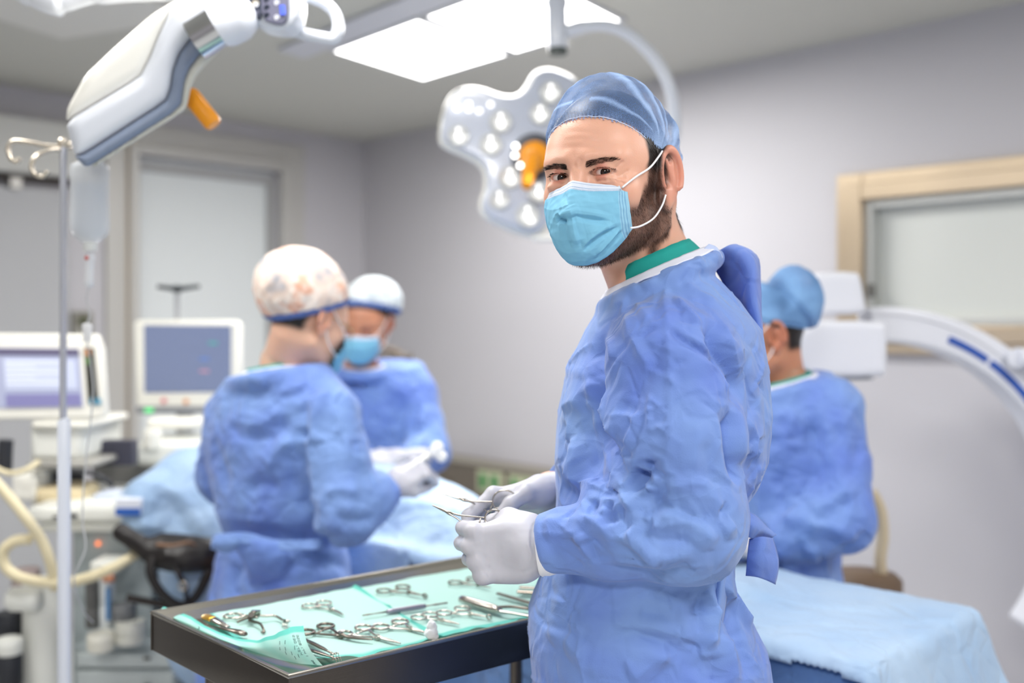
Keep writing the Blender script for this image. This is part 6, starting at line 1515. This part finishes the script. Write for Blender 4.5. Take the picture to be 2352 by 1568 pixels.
arc_band('arc', 2015, 1185, 400, 480, -4, 127, YC, .06, CW, ca); 
arc_band('side_stripe', 2015, 1185, 430, 446, 22, 35.2, YC-.0615, .003, CB, ca, 16, .001); arc_band('side_stripe', 2015, 1185, 430, 446, 36.5, 60, YC-.0615, .003, CB, ca, 16, .001)
arc_band('outer_groove', 2015, 1185, 462, 464, -2, 126, YC-.0608, .002, mat('groove_grey', srgb(190, 192, 198), .5), ca, 60, .0005)
extrude_px('detector_mount', rounded([(1850,628),(1968,622),(1978,640),(1988,700),(1990,722),(1850,724)]), YC-.05, .12, CW, ca, .02)
extrude_px('detector', rounded([(1815,738),(2030,736),(2036,752),(2036,852),(2026,866),(1815,866)]), YC-.08, .15, CW, ca, .02)
extrude_px('detector_base', rounded([(1822,864),(2010,864),(2004,874),(1828,874)]), YC-.08, .13, mat('detector_grey', srgb(176, 178, 182), .5), ca, .01)
o = MB(); o.cyl(P(2340,822,YC-.10), P(2342,822,YC+.25), .030, n=24); o.cyl(P(2340,822,YC-.10), P(2500,822,YC-.10), .028, n=20); o.build('pivot_joint', CW, ca, auto=40)
extrude_px('tube_head', rounded([(1880,1590),(2110,1590),(2110,1760),(1880,1760)]), YC-.02, .12, CW, ca, .02)
o = MB(); o.box(P(2560, 1250, YC+.1), (.30, .45, 1.1)); o.box(Vector((P(2560,0,YC+.1).x, YC+.1, .1)), (.8, .6, .2)); o.build('column', CW, ca, bevel=.02)
# beige stool cover behind the right-hand person
t = thing('rolling_stool', (P(1985, 0, 2.75).x, 2.75, 0), 'beige covered stool half hidden behind the person in the bouffant cap', 'stool')
BG = mat('beige_cover', srgb(206, 190, 160), .6); BN = mat('stool_brown', srgb(104, 84, 66), .55)
o = MB(); o.tube(arc_pts([P(*k) for k in ((2002,1130,2.75),(2022,1170,2.75),(2028,1230,2.75),(2022,1290,2.75),(2034,1360,2.75))]), .016, 12); o.build('backrest_frame', BG, t, smooth=True)
c0 = P(1985, 1345, 2.75); o = MB(); o.lathe(c0, [(.08,-.03),(.10,-.015),(.10,.02),(.085,.035),(.001,.038)], (0,0,1), 28); o.build('seat', BN, t, auto=50)
o = MB(); o.cyl(c0-Vector((0,0,.03)), Vector((c0.x, c0.y, .10)), .02); o.build('column', STEEL, t, auto=40)
for k in range(5):
    a = k*2*PI/5; e = Vector((c0.x+.2*math.cos(a), c0.y+.2*math.sin(a), .05)); o = MB(); o.tube([Vector((c0.x, c0.y, .11)), e], .014, 10); b = o.build('foot', STEEL, t, auto=40); o = MB(); o.cyl(e-Vector((.01,0,.02)), e+Vector((.01,0,-.02)), .028, n=16); o.build('castor', mat('rubber_dark', (0,0,0,1)), b, auto=40)
# ---------------------------------------------------------------- service panel with sockets on the right wall
RZ = Matrix.Rotation(-PI/4, 3, 'Z')
def wb(mb, u0, u1, v0, v1, o0, o1):
    a0, _ = wall_hit(u0, v0, True, o1); a1, _ = wall_hit(u1, v0, True, o1); um = (u0+u1)/2
    z0 = wall_hit(um, v1, True, o1)[1]; z1 = wall_hit(um, v0, True, o1)[1]; n = wall_pt(0, 0, o1)-wall_pt(0, 0, o0)
    mb.prism([wall_pt(a0, z0, o0), wall_pt(a1, z0, o0), wall_pt(a1, z1, o0), wall_pt(a0, z1, o0)], n); return mb
sp = thing('socket_panel', wall_pt(wall_hit(1150, 1085)[0], .8, .03), 'wall mounted service rail with cream sockets and green switches', 'socket panel')
z1 = wall_hit(1022, 1040)[1]; z0 = z1-.36; a0 = wall_hit(1018, 1080)[0]; a1 = a0+1.6
mb = MB(); mb.prism([wall_pt(a0, z0, 0), wall_pt(a1, z0, 0), wall_pt(a1, z1, 0), wall_pt(a0, z1, 0)], wall_pt(0,0,.05)-wall_pt(0,0,0)); mb.build('back_box', mat('service_box', srgb(112, 104, 94), .5), sp, bevel=.004)
mb = MB(); mb.prism([wall_pt(a0, z1-.03, .05), wall_pt(a1, z1-.03, .05), wall_pt(a1, z1, .05), wall_pt(a0, z1, .05)], wall_pt(0,0,.06)-wall_pt(0,0,.05)); mb.build('rail', mat('service_rail', srgb(176, 170, 158), .4, .3), sp)
GRN = mat('green_switch', srgb(10, 130, 60), .35); SCK = mat('socket_cream', srgb(196, 198, 168), .5)
for k in range(5):
    a = a0+.34+k*.235
    def pn(x0, x1, y0, y1, o0, o1): return MB().prism([wall_pt(a+x0, z1-y1, o0), wall_pt(a+x1, z1-y1, o0), wall_pt(a+x1, z1-y0, o0), wall_pt(a+x0, z1-y0, o0)], wall_pt(0,0,o1)-wall_pt(0,0,o0))
    f_ = pn(0, .19, .05, .17, .05, .062).build('socket', SCK, sp, bevel=.004)
    for x in (.030, .115): pn(x, x+.042, .070, .142, .062, .072).build('switch', GRN, f_, bevel=.003)
    pn(.02, .17, .20, .30, .05, .06).build('outlet', mat('outlet_brown', srgb(128, 112, 96), .5), sp, bevel=.004)
a = a0+.10; c = wall_pt(a, z1-.22, .05); o = MB(); o.lathe(c, [(.055,0),(.055,-.03),(.045,-.05),(.001,-.052)], (.7071,.7071,0), 24); o.build('gas_outlet', mat('outlet_cream', srgb(214, 204, 186), .45), sp, auto=45)
# ---------------------------------------------------------------- infusion stand
YI = 2.0
iv = thing('infusion_stand', (P(145, 0, YI).x, YI, 0), 'infusion pole with curled hooks, chrome above and white below, at far left', 'infusion stand')
o = MB(); o.tube([P(145,330,YI), P(145,970,YI)], .0068, 14); o.build('upper_pole', mat('pole_satin', srgb(196, 198, 206), .25, .45), iv, auto=60)
o = MB(); o.tube([P(145,962,YI), P(147,966,YI), P(147,1540,YI), Vector((P(147,0,YI).x, YI, .09))], [.010,.0125,.0125,.0125], 18); o.build('lower_pole', mat('pole_white', srgb(214, 219, 230), .35, coat=.2), iv, auto=60)
HK = mat('hook_ivory', srgb(206, 196, 180), .25, .7)
o = MB(); o.sphere(P(145,328,YI), .011, 8); o.build('finial', HK, iv, smooth=True)
for pts in (((145,338,YI),(105,334,YI),(60,326,YI),(30,325,YI),(18,342,YI),(26,366,YI),(40,371,YI),(44,362,YI)), ((145,342,YI),(110,346,YI-.02),(84,358,YI-.05),(72,380,YI-.06),(80,400,YI-.06),(98,405,YI-.06),(110,394,YI-.06)), ((145,338,YI),(165,330,YI),(185,328,YI),(205,338,YI),(212,355,YI),(207,368,YI)), ((145,340,YI),(160,338,YI+.04),(175,336,YI+.09),(182,345,YI+.11),(178,356,YI+.11))):
    o = MB(); o.tube(arc_pts([P(*k) for k in pts], 6), .0046, 10); o.build('hook', HK, iv, smooth=True)
for k in range(5):
    a = k*2*PI/5+.3; b = iv.location; e = b+Vector((.24*math.cos(a), .24*math.sin(a), .05)); o = MB(); o.tube([b+Vector((0,0,.1)), e], .012, 10); ft = o.build('foot', STEEL, iv, auto=40); o = MB(); o.cyl(e-Vector((.01,0,.022)), e+Vector((.01,0,-.022)), .026, n=16); o.build('castor', mat('rubber_dark', (0,0,0,1)), ft, auto=40)
bt = thing('infusion_bottle', P(206, 470, YI-.01), 'clear infusion bottle hanging upside down from the pole hook with drip line', 'infusion bottle')
BOT = mat('clear_bottle', srgb(240, 243, 246), .18, spec=.6, trans=.3, ior=1.15, alpha=.62)
c = P(206, 470, YI-.01); s_ = YI/F
prof = [(.3,98),(30,97),(42,90),(44,75),(42.5,10),(44,-20),(45,-50),(41,-68),(26,-82),(15,-88),(14,-102)]
o = MB(); o.lathe(c, [(r*s_, -h*s_*-1) for r, h in prof][::-1], (0,0,1), 32, sy=.72); o.build('bottle', BOT, bt, auto=60)
o = MB(); o.lathe(c, [(r*s_*.86, h*s_) for r, h in ((.5,-76),(20,-74),(36,-62),(39,-50),(38,10),(38,48),(.5,48))], (0,0,1), 28, sy=.7); o.build('saline', mat('saline', srgb(200, 210, 222), .1, alpha=.5), bt, auto=50)
o = MB(); o.lathe(P(207,576,YI-.01), [(14*s_,0),(15*s_,4*s_),(15*s_,18*s_),(12*s_,20*s_)], (0,0,1), 20); o.build('stopper', mat('stopper_white', srgb(226, 228, 226), .45), bt, auto=50)
dl = MB(); dl.tube([P(207,580,YI), P(207,590,YI), P(206,600,YI), P(205,640,YI), P(204,654,YI), P(204,660,YI)], [.006,.0105,.0085,.0080,.010,.004], 14); dl.build('drip_chamber', mat('chamber_clear', srgb(236, 238, 242), .25, alpha=.85), bt, auto=60)
o = MB(); o.sphere(P(199,592,YI-.012), .004, 6); o.build('vent_cap', mat('red_cap', srgb(204, 70, 56), .5), bt, smooth=True)
LINE = mat('line_clear', srgb(210, 212, 214), .3, alpha=.7)
o = MB(); o.tube(arc_pts([P(*k) for k in ((204,660,YI),(199,690,YI),(206,722,YI),(200,745,YI),(200,780,YI),(210,850,YI),(214,900,YI),(208,970,YI),(200,1030,YI),(192,1120,YI),(190,1200,YI),(196,1260,YI),(170,1330,YI),(190,1400,YI+.1),(215,1430,YI+.3))], 6), .0018, 8); o.build('tube', LINE, bt, smooth=True)
o = MB(); o.tube([P(200,742,YI), P(200,748,YI), P(200,784,YI)], [.008,.0105,.0075], 8, flat=.7); o.build('roller_clamp', mat('clamp_white', srgb(234, 234, 236), .4), bt, bevel=.001)
# ---------------------------------------------------------------- left monitor
IV_ = mat('monitor_ivory', srgb(242, 240, 230), .4); SC = lambda n, c, e: mat(n, srgb(*c), .25, emit=srgb(*c), es=e)
YM = 2.85; SCR = SC('screen_grey_blue', (150, 155, 178), .55)
mo = thing('patient_monitor', P(110, 865, YM), 'ivory patient monitor with pale table display at the left edge behind the pole', 'monitor')
def px_box(name, u0, v0, u1, v1, Y, dep, m, par, bev=.004, skew=0):
    pts = [P(u0, v0-skew, Y), P(u1, v0, Y), P(u1, v1, Y), P(u0, v1+skew, Y)]; mb = MB(); mb.prism([pts[3], pts[2], pts[1], pts[0]], (0, dep, 0)); return mb.build(name, m, par, bevel=bev)
def quad_box(name, q4, Y, dep, m, par, bev=.003):
    mb = MB(); mb.prism([P(u, v, Y) for u, v in q4], (0, dep, 0)); return mb.build(name, m, par, bevel=bev)
quad_box('casing', [(-90,765),(222,768),(234,800),(243,952),(236,960),(-90,965)], YM, .03, IV_, mo, .014)
s = quad_box('screen', [(-60,797),(180,800),(190,934),(-60,938)], YM-.004, .006, SCR, mo, .001)
quad_box('title_bar', [(-60,798),(180,801),(182,817),(-60,815)], YM-.006, .003, SC('screen_bar', (92, 88, 112), .4), s, 0)
quad_box('window', [(8,824),(172,826),(178,893),(14,894)], YM-.006, .003, SC('screen_window', (178, 184, 204), .55), s, 0)
for k in range(5): quad_box('text_row', [(12,830+k*12),(80 if k % 2 else 150,830+k*12),(80 if k % 2 else 151,833+k*12),(12,833+k*12)], YM-.008, .002, SC('screen_row', (206, 210, 222), .6), s, 0)
quad_box('lower_bar', [(12,905),(184,904),(187,932),(14,935)], YM-.006, .003, SC('screen_lower', (120, 118, 160), .45), s, 0)
k_ = quad_box('key_strip', [(192,798),(214,799),(226,926),(202,928)], YM-.004, .006, mat('key_black', srgb(40, 40, 34), .4), mo, .001)
for (u, v, c, n) in ((196,802,(220,140,60),'orange'),(197,822,(80,130,50),'green'),(206,915,(90,160,190),'cyan'),(220,915,(90,160,190),'cyan')):
    quad_box('key', [(u,v),(u+10,v),(u+11,v+14),(u+1,v+14)], YM-.007, .004, mat('key_'+n, srgb(*c), .4), k_, .0005)
o = MB(); o.cyl(P(90,965,YM+.05), P(90,1180,YM+.05), .02); o.build('stand', IV_, mo, auto=40)
# ---------------------------------------------------------------- middle monitor
YN = 3.45; m2 = thing('anaesthesia_monitor', P(425, 840, YN), 'square ivory monitor with dark blue grey screen in front of the door', 'monitor')
quad_box('casing', [(306,735),(545,735),(552,745),(552,940),(310,948),(304,745)], YN, .04, IV_, m2, .014)
s = quad_box('screen', [(330,746),(530,748),(530,900),(331,902)], YN-.004, .006, SC('screen_slate', (106, 116, 144), .45), m2, .002)
for (u, v, c) in ((488,788,(80,150,150)),(468,824,(90,120,180)),(468,852,(170,130,150))): quad_box('trace', [(u-10,v-3),(u+12,v-3),(u+12,v+3),(u-10,v+3)], YN-.006, .003, mat('trace_%d' % u+str(v), srgb(*c), .4, emit=srgb(*c), es=.4), s, 0)
for (u, v, c, n) in ((376,920,(220,120,130),'pink'),(427,922,(226,160,110),'amber')): o = MB(); o.cyl(P(u,v,YN-.006), P(u,v,YN), .009, n=16); o.build('button', mat('btn_'+n, srgb(*c), .4), m2, auto=40)
quad_box('lower_bar', [(312,932),(500,932),(500,948),(312,950)], YN-.006, .02, mat('bar_grey', srgb(150, 152, 156), .4), m2, .002)
o = MB(); o.box(P(342,942,YN-.01), (.03,.006,.014)); o.build('power_light', mat('power_green', srgb(80, 200, 120), .4, emit=srgb(80,210,120), es=1), m2, bevel=.002)
o = MB(); o.cyl(P(407,738,YN+.04), P(407,668,YN+.04), .008, n=12); o.build('antenna_stem', mat('stem_grey', srgb(160, 162, 166), .4), m2, auto=40)
o = MB(); o.tube([P(362,658,YN+.04), P(395,662,YN+.04), P(407,664,YN+.04), P(420,662,YN+.04), P(458,657,YN+.04)], [.007,.009,.016,.009,.007], 10); o.build('antenna_bar', mat('antenna_dark', srgb(56, 62, 66), .5), m2, smooth=True)
o = MB(); o.cyl(P(425,948,YN+.06), P(425,1120,YN+.06), .03); o.build('stand', mat('stand_grey', srgb(150, 152, 152), .45), m2, auto=40)
# ---------------------------------------------------------------- anaesthesia machine
YQ = 2.75; am = thing('anaesthesia_machine', (P(200, 0, YQ).x, YQ+.2, 0), 'off white anaesthesia machine with canisters, flow tubes and drawers', 'anaesthesia machine')
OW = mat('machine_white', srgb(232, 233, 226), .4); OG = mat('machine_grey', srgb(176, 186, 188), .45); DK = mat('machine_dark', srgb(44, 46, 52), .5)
FZ = -(0-EYE)
def mbox(name, u0, v0, u1, v1, Y, dep, m, par=None, bev=.008): return px_box(name, u0, v0, u1, v1, Y, dep, m, par or am, bev)
z_floor = lambda Y: HV+(EYE-.06)*F/Y
mbox('cabinet', 165, 1215, 350, z_floor(YQ+.06), YQ+.06, .35, OG); mbox('worktop', 60, 1165, 345, 1200, YQ-.02, .42, OW, bev=.012); mbox('fascia', 90, 1198, 330, 1222, YQ, .1, OW)
for k, (v0, v1) in enumerate(((1500,1535),(1540,1620),(1625,1720))):
    d_ = mbox('drawer', 172, v0, 400, v1, YQ-.02, .3, mat('drawer_white', srgb(196, 204, 204), .4)); o = MB(); o.tube([P(330,(v0+v1)/2-6,YQ-.03), P(345,(v0+v1)/2-6,YQ-.03)], .004, 8); o.build('handle', STEEL, d_, smooth=True)
mbox('lower_cabinet', 168, 1480, 410, z_floor(YQ), YQ, .35, OG)
def canister(u, v0, v1, r, Y, m, name='canister', par=None):
    o = MB(); c = P(u, v1, Y); h = P(u, v0, Y).z-c.z; o.lathe(c, [(r*.9,0),(r,.01),(r,h*.35),(r*.93,h*.37),(r*.93,h*.5),(r,h*.52),(r,h-.008),(r*.9,h)], (0,0,1), 28); return o.build(name, m, par or am, auto=45)
canister(232, 1452, 1492, .036, YQ-.10, mat('can_ivory', srgb(222, 220, 208), .35)); canister(300, 1425, 1475, .040, YQ-.08, mat('can_clear', srgb(214, 214, 204), .3)); canister(285, 1385, 1426, .032, YQ-.06, mat('can_grey', srgb(120, 122, 124), .4))
canister(212, 1335, 1440, .018, YQ-.06, mat('tube_dark', srgb(92, 92, 90), .35), 'flow_tube'); canister(246, 1320, 1440, .020, YQ-.05, mat('tube_clear', srgb(214, 220, 222), .2), 'flow_tube')
mbox('flow_scale', 242, 1350, 252, 1425, YQ-.09, .008, mat('scale_blue', srgb(84, 132, 180), .4), bev=.001); mbox('valve_block', 205, 1290, 262, 1325, YQ-.05, .1, OW)
o = MB(); o.cyl(P(238,1328,YQ-.09), P(262,1328,YQ-.09), .010); o.build('orange_valve', mat('valve_orange', srgb(206, 140, 104), .45), am, auto=40)
o = MB(); o.sphere(P(225,1248,YQ+.05), .007, 8); o.build('lamp_orange', mat('pilot_orange', srgb(236, 140, 96), .4, emit=srgb(240,130,80), es=1.5), am, smooth=True)
canister(98, 1330, z_floor(YQ-.05), .050, YQ-.05, OW, 'cylinder'); canister(60, 1305, 1350, .038, YQ+.05, mat('bag_mauve', srgb(168, 152, 150), .6), 'breathing_bag')
o = MB(); o.tube([P(20,1375,YQ-.12), P(28,1375,YQ-.12), P(85,1376,YQ-.12), P(92,1376,YQ-.12)], [.024,.032,.032,.026], 20); o.build('absorber', OW, am, auto=60)
canister(22, 1465, 1500, .034, YQ-.14, OW, 'jar_lid'); canister(22, 1500, 1640, .032, YQ-.14, DK, 'suction_jar'); canister(20, 1405, 1465, .036, YQ-.05, DK, 'suction_jar')
mbox('ventilator', 65, 975, 190, 1060, YQ+.12, .3, OW, bev=.02); mbox('ventilator_top', 70, 968, 205, 985, YQ+.1, .3, IV_, bev=.01); mbox('tray_arm', 60, 1060, 215, 1075, YQ+.08, .3, mat('arm_grey', srgb(158, 156, 150), .5))
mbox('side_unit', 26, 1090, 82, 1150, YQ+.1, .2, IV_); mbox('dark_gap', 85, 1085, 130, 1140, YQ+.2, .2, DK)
mbox('instrument_head', 305, 1015, 440, 1070, YQ+.35, .25, OW, bev=.02); mbox('arm_bar', 335, 962, 470, 985, YQ+.45, .1, IV_, bev=.01); canister(350, 985, 1030, .028, YQ+.36, IV_, 'round_knob'); mbox('grey_back', 210, 1060, 380, 1115, YQ+.5, .2, mat('back_grey', srgb(144, 142, 138), .5))
mbox('vent_grille', 205, 1012, 305, 1070, YQ+.25, .05, mat('grille_dark', srgb(66, 66, 80), .5), bev=.006)
o = MB(); o.tube(arc_pts([P(*k) for k in ((150,1078,YQ-.04),(190,1082,YQ-.05),(230,1094,YQ-.04),(258,1116,YQ-.02))]), .010, 10, flat=.6); o.build('dark_hood', DK, am, smooth=True)
o = MB(); o.tube(arc_pts([P(*k) for k in ((10,1085,YQ),(12,1030,YQ),(14,1010,YQ))]), .02, 10); o.build('dark_bottle', DK, am, smooth=True)
mbox('pale_cloth', 75, 1120, 185, 1165, YQ+.1, .15, mat('cloth_straw', srgb(222, 206, 168), .8), bev=.02); mbox('slot', 120, 1185, 135, 1192, YQ-.022, .01, DK, bev=.001); mbox('slot', 158, 1180, 178, 1190, YQ-.022, .01, DK, bev=.001)
# hoses
HOSE = mat('hose_cream', srgb(232, 220, 184), .5)
def hose(lab, pts, r, group=None, rib=.06):
    pp = arc_pts([P(*k) for k in pts], 26); rr = [r*(1+rib*math.sin(i*1.9)) for i in range(len(pp))]
    tag(MB().tube(pp, rr, 12).build('breathing_hose', HOSE, smooth=True), lab, 'hose', group)
YH = YQ-.16
hose('wide cream hose looping low round the pole and back up to the right', [(70,1238,YH),(35,1242,YH),(8,1265,YH),(12,1300,YH),(45,1325,YH),(100,1336,YH+.02),(160,1336,YH+.02),(220,1320,YH),(270,1298,YH),(312,1272,YH+.04)], .0135)
hose('straight cream hose coming in from the left edge down to the machine', [(-30,1085,YH-.02),(20,1140,YH-.02),(60,1190,YH-.02),(95,1240,YH),(115,1290,YH+.01),(128,1350,YH+.04)], .013)
hose('thin pale hose sagging at the left edge below the monitor', [(-20,1070,YQ-.05),(20,1086,YQ-.05),(60,1078,YQ-.05),(90,1060,YQ-.02)], .007, rib=0)
# boxes on the machine top
def carton(u0, v0, u1, v1, Y, c, lab, stripe):
    t_ = thing('carton', P((u0+u1)/2, v1, Y), lab, 'box'); px_box('box', u0, v0, u1, v1, Y, .10, mat('carton_%d' % u0, srgb(*c), .6), t_, .002)
    px_box('printed_band', u0, v1-(v1-v0)*.45, u1, v1, Y-.0015, .003, mat('carton_stripe_%d' % u0, srgb(*stripe), .6), t_, 0)
carton(265, 1146, 322, 1184, YQ-.05, (222, 226, 236), 'small white box with a blue band on the machine top', (44, 96, 180))
carton(215, 1135, 262, 1163, YQ+.10, (206, 214, 230), 'pale blue glove box behind the white box with the blue band', (120, 150, 200))
# dark wall device behind the second person
t = thing('wall_device', P(905, 832, 4.4), 'small dark device with cables on a bracket behind the person with the pale cap', 'device')
o = MB(); o.box(P(905, 830, 4.4), (.16, .10, .07)); o.build('casing', mat('device_dark', srgb(96, 88, 80), .5), t, bevel=.01)
o = MB(); o.tube(arc_pts([P(862,805,4.4), P(885,800,4.4), P(920,812,4.4), P(938,840,4.4), P(940,900,4.4)]), .012, 8); o.build('cable', mat('device_cable', srgb(110, 96, 84), .5), t, smooth=True)
o = MB(); o.cyl(P(905,840,4.42), Vector((P(905,0,4.42).x, 4.42, .05)), .018); o.box(Vector((P(905,0,4.42).x, 4.42, .03)), (.3,.3,.06)); o.build('stand', STEEL, t, auto=40)
